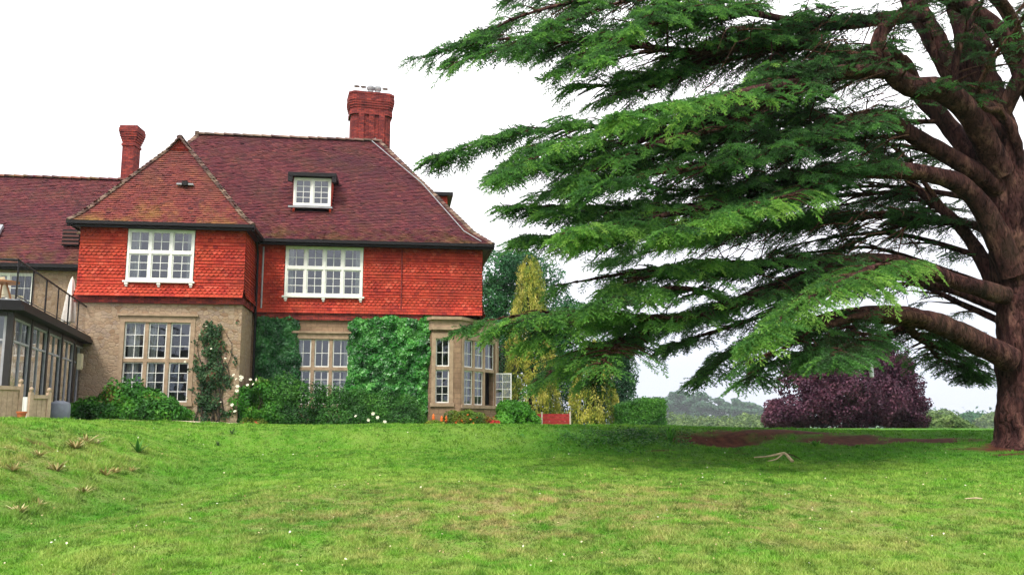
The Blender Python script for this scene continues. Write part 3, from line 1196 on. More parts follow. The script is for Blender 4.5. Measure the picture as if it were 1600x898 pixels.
def caps(mb, p, q, r=0.12, step=0.22, lift=0.06, saddle=None):
    """a run of half round ridge or bonnet tiles from p up to q"""
    p, q = np.array(p, float), np.array(q, float)
    L = np.linalg.norm(q - p)
    t = (q - p) / L
    s = np.cross(t, (0, 0, 1))
    s /= np.linalg.norm(s)
    u = np.cross(s, t)
    n = max(1, int(L / step))
    for i in range(n):
        a, b = p + t * (i * L / n), p + t * ((i + 1) * L / n + 0.03)
        mb.cur = float(rng.random())
        l0, l1 = lift + rng.normal() * 0.005, lift - 0.035
        m = 6
        V = []
        for base_, l in ((a, l0), (b, l1)):
            for k in range(m + 1):
                an = math.pi * k / m
                V.append(base_ + s * math.cos(an) * r + u * (math.sin(an) * r * 0.8 + l - 0.06))
        Fs = [(k, k + 1, m + 2 + k, m + 1 + k) for k in range(m)]
        Fs.append(tuple(range(m, -1, -1)))
        mb.add(V, Fs)


EZ = 8.80            # eaves
WU0, WU1, WV = -5.72, 0.04, -2.5     # projecting wing
MU1 = 9.06           # right end of the main range
GB = 0.6             # below the ground, hidden
main = Fr(0, 0)
wing = Fr(0, WV)
# --- openings
W_UP = (1.22, 4.27, 6.62, 8.62)
W_WUP = (-4.09, -1.75, 6.72, 8.62)
W_G = (1.70, 3.80, 2.35, 4.92)
W_WG = (-4.02, -1.74, 2.37, 5.22)
# --- stone walls
mb = MB()
wall(mb, wing, WU0, WU1, GB, 6.0, [W_WG])
side = Fr(WU1, WV, 90)
wall(mb, side, 0, -WV, GB, 6.0)
lside = Fr(WU0, 0, -90)
wall(mb, lside, 0, -WV, GB, 9.0)
sw = mb.build('stone_wall', rubble, house)
mb = MB()
wall(mb, main, WU1, 6.95, GB, 5.9, [W_G])
mb.build('stone_wall', ashlar, house)
# string course on the main range and the wing, in brick, under the tile skirt
mb = MB()
mb.fbox(main, WU1 + 0.06, 6.7, 0.0, 0.10, 5.66, 5.93)
mb.fbox(wing, WU0 - 0.06, WU1 + 0.06, 0.002, 0.10, 5.9, 6.13)
mb.fbox(side, 0.0, -WV - 0.11, 0.002, 0.06, 5.9, 6.13)
mb.build('brick_band', brick, house)

# --- upper walls behind the hanging tiles
mb = MB()
wall(mb, main, WU1, MU1, 5.9, EZ + 0.2, [W_UP])
wall(mb, wing, WU0, WU1, 6.0, EZ + 0.2, [W_WUP])
wall(mb, side, 0, -WV, 6.0, EZ + 0.2)
wall(mb, Fr(WU0, 0, -90), 0, -WV, 6.0, EZ + 0.2)
wall(mb, Fr(MU1, 0, 90), 0, 9.2, 5.82, EZ + 0.2)
wall(mb, Fr(MU1, 9.2, 180), 0, 15.2, GB, EZ + 0.2)
wall(mb, Fr(-6.0, 9.2, -90), 0, 9.2, GB, EZ + 0.2)
mb.build('upper_wall', brick, house)
th = MB()
hang_tiles(th, main, WU1 + 0.03, MU1 + 0.03, 5.93, EZ + 0.15, [(W_UP[0] - 0.02, W_UP[1] + 0.02, W_UP[2] - 0.1, W_UP[3] + 0.02)], flare=0.13, row0=4)
hang_tiles(th, wing, WU0 - 0.03, WU1 + 0.03, 6.13, EZ + 0.15, [(W_WUP[0] - 0.02, W_WUP[1] + 0.02, W_WUP[2] - 0.1, W_WUP[3] + 0.02)], flare=0.24)
hang_tiles(th, side, -0.03, -WV, 6.13, EZ + 0.15, [], flare=0.12)
hang_tiles(th, Fr(MU1, 0, 90), -0.03, 9.2, 5.93, EZ + 0.15, [], flare=0.13)
hang_tiles(th, Fr(WU0, 0, -90), 0, -WV, 6.13, EZ + 0.15, [], flare=0.12)
th.build('tile_hanging', hangtile, house)

# --- windows
timber_window(main, *W_UP, 4, 0.56, (2, 2), (2, 3), cur=((0.0, 0.09), (0.9, 1.0)))
timber_window(wing, *W_WUP, 3, 0.55, (2, 2), (2, 3), cur=((0.0, 0.16), (0.86, 1.0)))
stone_window(wing, *W_WG, 3, 0.52, (2, 3), (2, 4), cur=((0.02, 0.2), (0.36, 0.45, 0.0)))
stone_window(main, *W_G, 3, 0.545, (2, 2), (2, 4), cur=((0.0, 0.12), (0.9, 1.0)))

# --- bay at the right corner: a narrow front facet, then a long facet turned to the right
B0, B1, B2 = (6.90, 0.0), (7.10, -0.42), (8.22, -0.42)
fdeg = 54.0
flen = 3.05
B3 = (B2[0] + flen * math.cos(R(fdeg)), B2[1] + flen * math.sin(R(fdeg)))
bf0 = Fr(B0[0], B0[1], math.degrees(math.atan2(B1[1] - B0[1], B1[0] - B0[0])))
bf1 = Fr(*B1, 0)
bf2 = Fr(*B2, fdeg)
bf3 = Fr(*B3, 90)
BZ = 5.30
WB1 = (0.12, 0.66, 2.42, 4.96)
WB2 = (0.22, 2.72, 2.36, 4.96)
mb = MB()
wall(mb, bf0, 0, math.hypot(B1[0] - B0[0], B1[1] - B0[1]), GB, BZ)
wall(mb, bf1, 0, B2[0] - B1[0], GB, BZ, [WB1])
wall(mb, bf2, 0, flen, GB, BZ, [WB2])
wall(mb, bf3, 0, 4.5, GB, BZ)
mb.build('bay_wall', ashlar, house)
mb = MB()


def off(poly, k):
    return [(x + (x - 8.0) * k * 0.12, y + (y - 2.5) * k * 0.12) for x, y in poly]


bpoly = [B0, B1, B2, B3, (B3[0], B3[1] + 4.5), (6.9, B3[1] + 4.5)]
mb.prism(off(bpoly, 0.35), BZ + 0.0, BZ + 0.12)
mb.prism(off(bpoly, 0.1), BZ + 0.122, BZ + 0.40)
mb.prism(off(bpoly, 0.5), BZ + 0.402, BZ + 0.52)
mb.build('bay_parapet', dressed, house)
stone_window(bf1, *WB1, 1, 0.54, (2, 2), (2, 4), label=False, rm=False)
stone_window(bf2, *WB2, 3, 0.55, (2, 2), (2, 4), cur=((0.0, 0.3), (0.62, 0.66)), opened=2, label=False, rm=False)

# the room behind the bay
mb = MB()
mb.quad((6.6, 3.6, 1.4), (9.9, 3.6, 1.4), (9.9, 3.6, 5.25), (6.6, 3.6, 5.25))
mb.quad((6.6, 0.3, 1.4), (6.6, 3.6, 1.4), (6.6, 3.6, 5.25), (6.6, 0.3, 5.25))
mb.quad((6.6, 0.3, 1.45), (9.9, 0.3, 1.45), (9.9, 3.6, 1.45), (6.6, 3.6, 1.45))
mb.build('room', roomm, house)

# --- roofs
rt, deck = MB(), MB()
ME = 0.48                      # eaves overhang
RV, RZ_ = 4.62, 14.55          # main ridge
run = RV + ME
prof = [(0, 0), (0.75, 0.60), (run, RZ_ - EZ)]
DORM = (1.30, 2.86, 0.95)


def in_dormer(p):
    return DORM[0] - 0.02 < p[0] < DORM[1] + 0.02 and DORM[2] < p[1] < 2.15 and p[1] > 0


RL0, RL1 = -6.5, MU1 + 0.42
L_ = RL1 - RL0
kr_ = (RL1 - 4.74) / run
kl_ = 3.05 / run
roof_face(rt, deck, (RL0, -ME, EZ), 0, L_, kl_, kr_, prof, skip=in_dormer)
# right hip: inset runs kr_*b while rising the same
profr = [(b * kr_, z) for b, z in prof]
Dp = 2 * run
roof_face(rt, deck, (RL1, -ME, EZ), 90, Dp, 1 / kr_, 1 / kr_, profr)
profl = [(b * kl_, z) for b, z in prof]
roof_face(rt, deck, (RL0, -ME + Dp, EZ), -90, Dp, 1 / kl_, 1 / kl_, profl)
roof_face(rt, deck, (RL1, -ME + Dp, EZ), 180, L_, kr_, kl_, prof, gauge=0.3, wid=0.5)
rf = rt.build('roof', rooftile, house)
deck.build('roof_deck', black, rf)
hp = MB()


def hipline(cx, cy, sx, sy, k, pf):
    pts = [(cx + sx * k * b, cy + sy * b, EZ + z) for b, z in pf]
    for a, b in zip(pts, pts[1:]):
        caps(hp, a, b)


hipline(RL1, -ME, -1, 1, kr_, prof)
hipline(RL1, -ME + Dp, -1, -1, kr_, prof)
hipline(RL0, -ME, 1, 1, kl_, prof)
caps(hp, (RL0 + kl_ * run - 0.1, RV, RZ_), (4.8, RV, RZ_), 0.15, 0.4, 0.09)
# the stepped end of the ridge on the left
hp.cur = 0.1
hp.box(RL0 + kl_ * run - 0.10, RL0 + kl_ * run + 0.06, RV - 0.14, RV + 0.14, RZ_ - 0.3, RZ_ + 0.14)
hp.build('ridge_tiles', hipt, rf)

# wing roof: steep hip in front with a gablet, long slopes behind it
rt, deck = MB(), MB()
WE = 0.42
X0, X1 = WU0 - 0.34, WU1 + 0.32
WL = X1 - X0
half = WL / 2
gz = 12.07                      # foot of the gablet
AP = EZ + half * 1.185          # ridge
hb = 1.92                       # how far in the front hip reaches
bside = (gz - EZ) / (AP - EZ) * half
wprof = [(0, 0), (0.28, 0.36), (hb, gz - EZ)]
roof_face(rt, deck, (X0, WV - WE, EZ), 0, WL, bside / hb, bside / hb, wprof)
sprof = [(0, 0), (half * 0.14, (AP - EZ) * 0.115), (half, AP - EZ)]


def side_skip(sign):
    def f(p):
        y_in = p[1] - (WV - WE)
        z_in = p[2] - EZ
        return y_in < min(hb, hb * z_in / (gz - EZ)) - 0.03
    return f


Ls = 8.0
for nm, org, deg in (('r', (X1, WV - WE, EZ), 90), ('l', (X0, WV - WE + Ls, EZ), -90)):
    d2 = MB()
    roof_face(rt, d2, org, deg, Ls, 0, 0, sprof, skip=side_skip(1))
# decks of the side slopes, cut along the hips
yb = WV - WE
for sx, xe in ((-1, X1), (1, X0)):
    xm = xe + sx * half
    xg = xe + sx * bside
    q = [(xe, yb, EZ - 0.03), (xe, yb + Ls, EZ - 0.03), (xm, yb + Ls, AP - 0.03), (xm, yb + hb, AP - 0.03), (xg, yb + hb, gz - 0.03)]
    deck.add(q if sx < 0 else q[::-1], [(0, 1, 2, 3, 4)])
wr = rt.build('wing_roof', wingtile, house)
deck.build('roof_deck', black, wr)
xm = (X0 + X1) / 2
gbm = MB()
gbm.add([(xm - (half - bside), yb + hb + 0.02, gz - 0.02), (xm + (half - bside), yb + hb + 0.02, gz - 0.02), (xm, yb + hb + 0.02, AP)], [(0, 1, 2)])
gbm.box(xm - 0.2, xm + 0.2, yb + hb - 0.02, yb + hb + 0.015, gz + 0.1, gz + 0.14)
gbm.build('gablet', hangtile, wr)
hp = MB()
for sx, xe in ((-1, X1), (1, X0)):
    pts = [(xe + sx * bside / hb * b, yb + b, EZ + z) for b, z in wprof]
    for a, b in zip(pts, pts[1:]):
        caps(hp, a, b, 0.115, 0.2, 0.07)
    caps(hp, (xe + sx * bside, yb + hb - 0.06, gz), (xm, yb + hb - 0.06, AP + 0.02), 0.09, 0.2, 0.05)
caps(hp, (xm, yb + hb - 0.05, AP), (xm, yb + Ls, AP), 0.13, 0.35, 0.08)
hp.build('ridge_tiles', hipt, wr)
# little vent and its white flashing on the wing's hip
vt = MB()
vp = (-2.32, yb + 1.0, EZ + (gz - EZ) * 0.50)
vt.box(vp[0] - 0.1, vp[0] + 0.1, vp[1] - 0.22, vp[1] + 0.1, vp[2] + 0.0, vp[2] + 0.16)
vo_ = vt.build('roof_vent', black, wr)
fl = MB()
fl.box(vp[0] - 0.3, vp[0] - 0.11, vp[1] - 0.18, vp[1] - 0.02, vp[2] + 0.02, vp[2] + 0.08)
fl.build('flashing', lead, wr)
fl = MB()
fl.box(vp[0] + 0.11, vp[0] + 0.3, vp[1] - 0.18, vp[1] - 0.02, vp[2] + 0.02, vp[2] + 0.08)
fl.build('flashing', lead, wr)

# --- gutters, fascias, soffits and pipes
mb = MB()
for fr_, a, b, o_ in ((Fr(0, -ME), X1 - 0.35, RL1 + 0.06, 0.0), (Fr(0, yb), X0 - 0.06, X1 + 0.06, 0.0), (Fr(X1, yb, 90), 0.0, -yb - ME, 0.0),
                      (Fr(RL1, -ME, 90), 0.0, Dp, 0.0), (Fr(X0, 3, -90), 0, 3 - yb, 0.0)):
    mb.fbox(fr_, a, b, -0.06, 0.065, EZ - 0.11, EZ + 0.005)
    mb.fbox(fr_, a, b, -0.10, -0.062, EZ - 0.2, EZ - 0.005)
mb.build('gutter', black, house)
mb = MB()
mb.box(WU1 + 0.4, RL1 - 0.11, -ME + 0.1, 0.0, EZ - 0.15, EZ - 0.1)
mb.box(MU1, RL1 - 0.11, 0.0, 9.0, EZ - 0.15, EZ - 0.1)
mb.box(X0 + 0.11, X1 - 0.11, yb + 0.1, WV, EZ - 0.15, EZ - 0.1)
mb.box(WU1, X1 - 0.11, WV, -ME - 0.1, EZ - 0.15, EZ - 0.1)
mb.box(X0 + 0.11, WU0, WV, 0, EZ - 0.15, EZ - 0.1)
mb.build('soffit', black, house)
mb = MB()
mb.tube([(0.14, -0.5, EZ - 0.1), (0.16, -0.38, EZ - 0.35), (0.17, -0.20, EZ - 0.6), (0.17, -0.16, 6.3), (0.17, -0.2, 5.9), (0.17, -0.12, 5.6), (0.17, -0.1, 1.4)], 0.05, 8)
mb.build('downpipe', black, house)
mb = MB()
mb.tube([(0.36, -0.09, 8.55), (0.36, -0.09, 6.1)], 0.035, 8)
mb.build('waste_pipe', lead, house)
mb = MB()
mb.tube([(5.82, -0.07, EZ - 0.1), (5.82, -0.07, 5.9)], 0.028, 8)
mb.build('rainwater_pipe', brick, house)
# lightning conductor down the right hip
mb = MB()
pts = [(RL1 - kr_ * b - 0.42 - 0.02 * b, -ME + b, EZ + z + 0.075) for b, z in [(0.05, 0.05), (0.75, 0.62), (run * 0.5, (RZ_ - EZ) * 0.535), (run * 0.97, (RZ_ - EZ) * 0.985)]]
mb.tube(pts + [(4.52, RV, RZ_ + 0.17)], 0.02, 5)
mb.build('lightning_conductor', lead, house)

# --- dormer
dfr = Fr(0, DORM[2])
dz0, dz1 = 10.52, 11.72
mb = MB()
q0, q1, y0_, y1_ = DORM[0], DORM[1], DORM[2] + 0.02, 2.2
mb.prism([(q0, y0_), (q0 + 0.08, y0_), (q0 + 0.08, y1_ - 0.08), (q1 - 0.08, y1_ - 0.08), (q1 - 0.08, y0_), (q1, y0_), (q1, y1_), (q0, y1_)], dz0 - 0.4, dz1)
dm = mb.build('dormer', hangtile, house)
mb = MB()
mb.hexa([(DORM[0] - 0.2, DORM[2] - 0.3, dz1), (DORM[1] + 0.2, DORM[2] - 0.3, dz1), (DORM[1] + 0.2, 2.35, dz1 + 0.14), (DORM[0] - 0.2, 2.35, dz1 + 0.14),
         (DORM[0] - 0.2, DORM[2] - 0.3, dz1 + 0.15), (DORM[1] + 0.2, DORM[2] - 0.3, dz1 + 0.15), (DORM[1] + 0.2, 2.35, dz1 + 0.29), (DORM[0] - 0.2, 2.35, dz1 + 0.29)])
mb.box(DORM[0] - 0.2, DORM[0] - 0.02, DORM[2] - 0.28, DORM[2] - 0.18, dz1 - 0.24, dz1 - 0.002)
mb.box(DORM[1] + 0.02, DORM[1] + 0.2, DORM[2] - 0.28, DORM[2] - 0.18, dz1 - 0.24, dz1 - 0.002)
mb.build('dormer_roof', black, dm)
timber_window(dfr, DORM[0] + 0.02, DORM[1] - 0.02, dz0, dz1 - 0.02, 2, 1.0, None, (2, 4), sill=False, rm=(0.7, -0.04, 0.0))
mb = MB()
mb.box(DORM[0] - 0.16, DORM[1] + 0.06, DORM[2] - 0.20, DORM[2] - 0.06, dz0 - 0.12, dz0 - 0.05)
mb.build('lead_apron', lead, dm)
# dormer on the right-hand slope, of which only the end shows beyond the hip
mb = MB()
mb.box(RL1 - 3.2, RL1 - 1.66, 3.3, 5.3, 10.2, 11.72)
d2_ = mb.build('dormer', hangtile, house)
mb = MB()
mb.box(RL1 - 3.6, RL1 - 1.42, 3.1, 5.5, 11.722, 11.87)
mb.build('dormer_roof', black, d2_)


# --- chimneys
def poly_ribbed(wd, dp, ribs, rd=0.07, ch=0.24):
    """a chamfered oblong with upright ribs on the front and back"""
    P = [(-wd, -dp + ch)]
    P.append((-wd + ch, -dp))
    for c in ribs:
        P += [(c - 0.13, -dp), (c - 0.13, -dp - rd), (c + 0.13, -dp - rd), (c + 0.13, -dp)]
    P += [(wd - ch, -dp), (wd, -dp + ch), (wd, dp), (-wd, dp)]
    return P


def scale_poly(P, k):
    return [(x + math.copysign(k, x), y + math.copysign(k, y)) for x, y in P]


def rot_mb(mb, cx, cy, deg):
    a = R(deg)
    mb.v = [(cx + x * math.cos(a) - y * math.sin(a), cy + x * math.sin(a) + y * math.cos(a), z) for x, y, z in mb.v]


CX, CY, CT_ = 4.22, 5.75, 17.15
P0 = poly_ribbed(0.93, 0.55, (-0.48, 0.0, 0.48))
PS = [(-0.93, -0.31), (-0.69, -0.55), (0.69, -0.55), (0.93, -0.31), (0.93, 0.55), (-0.93, 0.55)]
mb = MB()
mb.prism(scale_poly(PS, 0.14), 12.0, 14.05)
mb.prism(scale_poly(PS, 0.14), 14.05, 14.3, scale_poly(PS, 0.05))
mb.prism(P0, 14.3, CT_ - 1.1)
for i, k in enumerate((0.05, 0.05, 0.025, 0.06, 0.10, 0.13, 0.16, 0.16, 0.13, 0.15)):
    z0 = CT_ - 1.1 + i * 0.108
    mb.prism(scale_poly(PS, k * 0.72 + 0.04), z0 + (0.001 * i), z0 + 0.107 + 0.001 * i)
rot_mb(mb, CX, CY, 8)
ch = mb.build('chimney', brick, house)
potx = (-0.68, -0.36, -0.02, 0.32, 0.68)
for i, x in enumerate(potx):
    mb = MB()
    a = R(8)
    c = (CX + x * math.cos(a), CY + x * math.sin(a))
    if i in (2, 3):
        mb.lathe([(0.14, CT_ - 0.02), (0.13, CT_ + 0.3), (0.16, CT_ + 0.32), (0.185, CT_ + 0.40), (0.185, CT_ + 0.46), (0.14, CT_ + 0.53), (0.05, CT_ + 0.56)], c, 14)
        o = mb.build('chimney_pot', lead, ch, smooth=False)
    else:
        mb.lathe([(0.13, CT_ - 0.02), (0.12, CT_ + 0.06)], c, 14)
        mb.lathe([(0.12, CT_ + 0.43), (0.15, CT_ + 0.45), (0.02, CT_ + 0.475)], c, 14)
        for q in range(3):
            an = q * 2.1 + 0.5
            mb.tube([(c[0] + 0.1 * math.cos(an), c[1] + 0.1 * math.sin(an), CT_ + 0.05), (c[0] + 0.1 * math.cos(an), c[1] + 0.1 * math.sin(an), CT_ + 0.44)], 0.006, 4)
        mb.build('chimney_pot', lead, ch)
# left chimney, behind the lower wing
cx2, cy2, ct2 = -6.95, 6.9, 15.45
sq = [(-0.28, -0.36), (0.28, -0.36), (0.28, 0.36), (-0.28, 0.36)]
mb = MB()
mb.prism(scale_poly(sq, 0.05), 11.0, 12.95)
mb.prism(sq, 12.95, ct2 - 0.95)
for i, k in enumerate((0.05, 0.015, 0.05, 0.09, 0.13, 0.16, 0.19, 0.19, 0.16)):
    z0 = ct2 - 0.95 + i * 0.106
    mb.prism(scale_poly(sq, k * 0.8), z0 + 0.001 * i, z0 + 0.105 + 0.001 * i)
rot_mb(mb, cx2, cy2, -6)
mb.build('chimney', brick, house)

# --- lower wing on the left
LV, LE, LEZ, LRV, LRZ = 3.0, 2.6, 8.12, 6.2, 12.72
LU0 = -22.0
W_L = (-12.2, -9.3, 5.0, 7.78)
mb = MB()
lf = Fr(0, LV)
wall(mb, lf, LU0, -5.9, GB, LEZ + 0.3, [W_L])
mb.build('side_wall', rubble, house)
rt, deck = MB(), MB()
roof_face(rt, deck, (LU0, LE, LEZ), 0, -5.6 - LU0, 0, 0, [(0, 0), (0.6, 0.62), (LRV - LE, LRZ - LEZ)])
lr = rt.build('side_roof', rooftile, house)
deck.quad((LU0, LRV, LRZ), (-5.6, LRV, LRZ), (-5.6, 9.8, LEZ), (LU0, 9.8, LEZ))
deck.build('roof_deck', black, lr)
hp = MB()
caps(hp, (LU0, LRV, LRZ), (-5.6, LRV, LRZ), 0.14, 0.4, 0.08)
hp.build('ridge_tiles', rooftile, lr)
mb = MB()
mb.fbox(Fr(0, LE), LU0, WU0 - 0.05, -0.06, 0.06, LEZ - 0.14, LEZ + 0.01)
mb.fbox(Fr(0, LE), LU0, WU0 - 0.02, -0.4, -0.062, LEZ - 0.22, LEZ - 0.02)
mb.build('gutter', black, house)
timber_window(lf, *W_L, 3, 1.0, None, (3, 5), sill=True, brackets=2, cur=((0.0, 0.12),))
mb = MB()
vz = LEZ + 1.05
vy = LE + 0.82
mb.box(-8.42, -7.72, vy - 0.22, vy + 0.3, vz - 0.12, vz + 0.55)
lv = mb.build('roof_vent', black, lr)
mb = MB()
for k in range(4):
    mb.box(-8.40, -7.74, vy - 0.26, vy - 0.222, vz - 0.08 + k * 0.16, vz - 0.0 + k * 0.16)
mb.build('louvre', plain('brown_louvre', (0.10, 0.035, 0.03), 0.7), lv)
mb = MB()
mb.hexa([(-12.7, vy - 0.15, vz - 0.15), (-11.1, vy - 0.15, vz - 0.15), (-11.1, vy + 0.6, vz + 0.75), (-12.7, vy + 0.6, vz + 0.75),
         (-12.7, vy - 0.25, vz - 0.06), (-11.1, vy - 0.25, vz - 0.06), (-11.1, vy + 0.5, vz + 0.85), (-12.7, vy + 0.5, vz + 0.85)])
mb.build('skylight', lead, lr)

# ------------------------------------------------------------------ conservatory with its roof terrace
N_ = at(14, 600, 22.6)
F_ = at(131, 600, 32.3)
cdir = (F_ - N_)[:2]
CL = float(np.linalg.norm(cdir))
cdir /= CL
cdeg = math.degrees(math.atan2(cdir[1], cdir[0]))
cz = float(ground(N_[0], N_[1]))
cons = empty('conservatory', (N_[0], N_[1], 0), R(cdeg), 'dark framed glass conservatory with railed roof terrace left of the house', 'conservatory')
cs = Fr(0, 0, 0)            # local: x runs back along the glazed side, -y is outwards
TOP = 4.42
mb, gl, wm = MB(), [], MB()
wide = 4.6
nb8 = 5
for k in range(nb8 + 1):
    x = CL * k / nb8
    mb.box(x - 0.075, x + 0.075, 0.0, 0.15, cz - 0.3, TOP)
mb.box(-0.1, CL + 0.1, 0.02, 0.14, TOP - 0.12, TOP - 0.002)
for k in range(4):
    y = 0.15 + (wide - 0.15) * (k + 1) / 4
    mb.box(-0.075, 0.075, y - 0.15, y, cz - 0.3, TOP)
mb.box(-0.07, 0.07, 0.16, wide, TOP - 0.12, TOP - 0.004)
mb.build('frame', darkmetal, cons)
for k in range(nb8):
    x0, x1 = CL * k / nb8 + 0.078, CL * (k + 1) / nb8 - 0.078
    xmid = (x0 + x1) / 2
    for a in (x0, xmid - 0.018, x1 - 0.036):
        wm.box(a, a + 0.036, 0.04, 0.11, cz - 0.2, TOP - 0.125)
    for z in (cz + 0.02, TOP - 0.75, TOP - 0.185):
        for a, b in ((x0 + 0.062, xmid - 0.032), (xmid + 0.032, x1 - 0.062)):
            wm.box(a, b, 0.045, 0.105, z, z + 0.055)
    gl.append(MB())
    gl[-1].quad((x0, 0.07, cz - 0.2), (x1, 0.07, cz - 0.2), (x1, 0.075, TOP - 0.125), (x0, 0.072, TOP - 0.125))
for k in range(4):
    y0, y1 = 0.16 + (wide - 0.15) * k / 4, 0.0 + (wide - 0.15) * (k + 1) / 4
    for a in (y0, y1 - 0.06):
        wm.box(-0.03, 0.04, a, a + 0.06, cz - 0.2, TOP - 0.125)
    for z in (cz + 0.02, TOP - 0.75):
        wm.box(-0.025, 0.035, y0 + 0.062, y1 - 0.062, z, z + 0.055)
    gl.append(MB())
    gl[-1].quad((0.0, y0, cz - 0.2), (0.0, y0, TOP - 0.125), (0.0, y1, TOP - 0.125), (0.0, y1, cz - 0.2))
wm.build('glazing_bars', plain('grey_glazing_bar', (0.36, 0.35, 0.38), 0.5), cons)
for g_ in gl:
    g_.build('glass', glass, cons)
mb = MB()
mb.box(-0.35, CL + 0.12, -0.28, wide, TOP + 0.002, TOP + 0.13)
mb.box(-0.28, CL + 0.10, -0.20, wide, TOP + 0.132, TOP + 0.26)
mb.build('roof', black, cons)
mb = MB()
mb.box(-0.15, CL + 0.05, -0.08, wide, TOP + 0.262, TOP + 0.30)
mb.build('terrace_floor', lead, cons)
mb = MB()
mb.box(0.2, CL - 0.1, 0.3, wide, cz - 0.3, cz - 0.05)
mb.build('floor', roomm, cons)
mb = MB()
mb.box(0.0, CL + 0.3, wide, wide + 0.25, cz - 0.3, TOP)
mb.build('back_wall', rubble, cons)
mb = MB()
rz0 = TOP + 0.3
for k in range(7):
    x = 0.05 + (CL - 0.3) * k / 6
    mb.tube([(x, 0.02, rz0), (x, 0.02, rz0 + 1.02)], 0.022, 6)
mb.tube([(0.0, 0.02, rz0 + 1.03), (CL - 0.2, 0.02, rz0 + 1.03)], 0.028, 6)
mb.tube([(0.0, 0.02, rz0 + 0.12), (CL - 0.2, 0.02, rz0 + 0.12)], 0.014, 6)
for k in range(70):
    x = 0.05 + (CL - 0.3) * k / 69
    mb.tube([(x, 0.02, rz0 + 0.12), (x, 0.02, rz0 + 1.02)], 0.0045, 3)
mb.tube([(0.02, 0.02, rz0 + 1.03), (0.02, wide, rz0 + 1.03)], 0.028, 6)
for k in range(4):
    mb.tube([(0.02, wide * (k + 1) / 4, rz0), (0.02, wide * (k + 1) / 4, rz0 + 1.02)], 0.02, 6)
mb.build('railing', black, cons)
mb = MB()
mb.tube([(CL + 0.02, -0.12, TOP + 0.05), (CL + 0.05, -0.10, TOP - 0.25), (CL + 0.02, 0.0, TOP - 0.5), (CL + 0.02, 0.0, cz)], 0.06, 8)
mb.build('downpipe', black, cons)
mb = MB()
x = CL * 0.86
mb.box(x - 0.16, x + 0.16, -0.13, -0.002, 3.45, 4.0)
mb.box(x - 0.13, x + 0.13, -0.15, -0.132, 3.5, 3.95)
mb.build('meter_box', cream, cons)
mb = MB()
mb.lathe([(0.16, TOP + 0.3), (0.2, TOP + 0.36), (0.2, TOP + 0.55), (0.14, TOP + 0.6)], (CL - 0.05, 0.1), 12)
mb.build('lead_cowl', lead, cons)


def cw(x, y, z):
    a = R(cdeg)
    return np.array((N_[0] + x * math.cos(a) - y * math.sin(a), N_[1] + x * math.sin(a) + y * math.cos(a), z))


# folded parasol on the terrace
pp = at(117, 440, 33.2)
tz = TOP + 0.30
par = empty('parasol', (pp[0] - 0.1, pp[1], tz), 0, 'folded off-white parasol standing on the roof terrace', 'parasol')
mb = MB()
mb.lathe([(0.24, 0), (0.24, 0.05), (0.06, 0.08), (0.03, 0.3), (0.024, 2.3), (0.01, 2.34)], (0, 0), 12)
mb.build('pole', white, par)
nbp = NB()
zz = np.array([0.62, 0.7, 1.1, 1.6, 2.05, 2.25, 2.30])
rr = np.array([0.25, 0.27, 0.22, 0.16, 0.10, 0.05, 0.02])
an = np.linspace(0, 2 * math.pi, 24, endpoint=False)
V = np.stack([np.stack([r_ * (1 + 0.22 * np.cos(an * 6)) * np.cos(an), r_ * (1 + 0.22 * np.cos(an * 6)) * np.sin(an), np.full(24, z)], 1) for r_, z in zip(rr, zz)]).reshape(-1, 3)
i = np.arange(len(zz) - 1)[:, None] * 24
k = np.arange(24)[None]
Q = np.stack([i + k, i + (k + 1) % 24, i + 24 + (k + 1) % 24, i + 24 + k], -1).reshape(-1, 4)
nbp.add(V, Q)
nbp.build('canopy', canvas, par, True)
# garden chair and table on the terrace
q = at(17, 472, 25.0)
chair = empty('garden_chair', (q[0], q[1], tz), R(150), 'cream garden chair behind the terrace railing', 'chair')
mb = MB()
mb.box(-0.22, 0.22, -0.22, 0.22, 0.40, 0.45)
mb.build('seat', cream, chair)
mb = MB()
mb.hexa([(-0.22, 0.2, 0.452), (0.22, 0.2, 0.452), (0.22, 0.24, 0.452), (-0.22, 0.24, 0.452), (-0.22, 0.36, 0.92), (0.22, 0.36, 0.92), (0.22, 0.40, 0.92), (-0.22, 0.40, 0.92)])
mb.build('backrest', cream, chair)
for sx in (-1, 1):
    for sy in (-1, 1):
        mb = MB()
        mb.tube([(sx * 0.18, sy * 0.18, 0.398), (sx * 0.22, sy * 0.22, 0.0)], 0.02, 6)
        mb.build('leg', cream, chair)
q = at(2, 468, 24.3)
tab = empty('garden_table', (q[0], q[1], tz), R(10), 'small brown wooden table beside the cream chair on the terrace', 'table')
wood = plain('brown_table_wood', (0.3, 0.13, 0.05), 0.6)
mb = MB()
mb.lathe([(0.42, 0.70), (0.42, 0.74)], (0, 0), 20)
mb.build('table_top', wood, tab)
for k in range(3):
    mb = MB()
    an_ = k * 2.09
    mb.tube([(0.1 * math.cos(an_), 0.1 * math.sin(an_), 0.698), (0.32 * math.cos(an_), 0.32 * math.sin(an_), 0)], 0.025, 6)
    mb.build('leg', wood, tab)


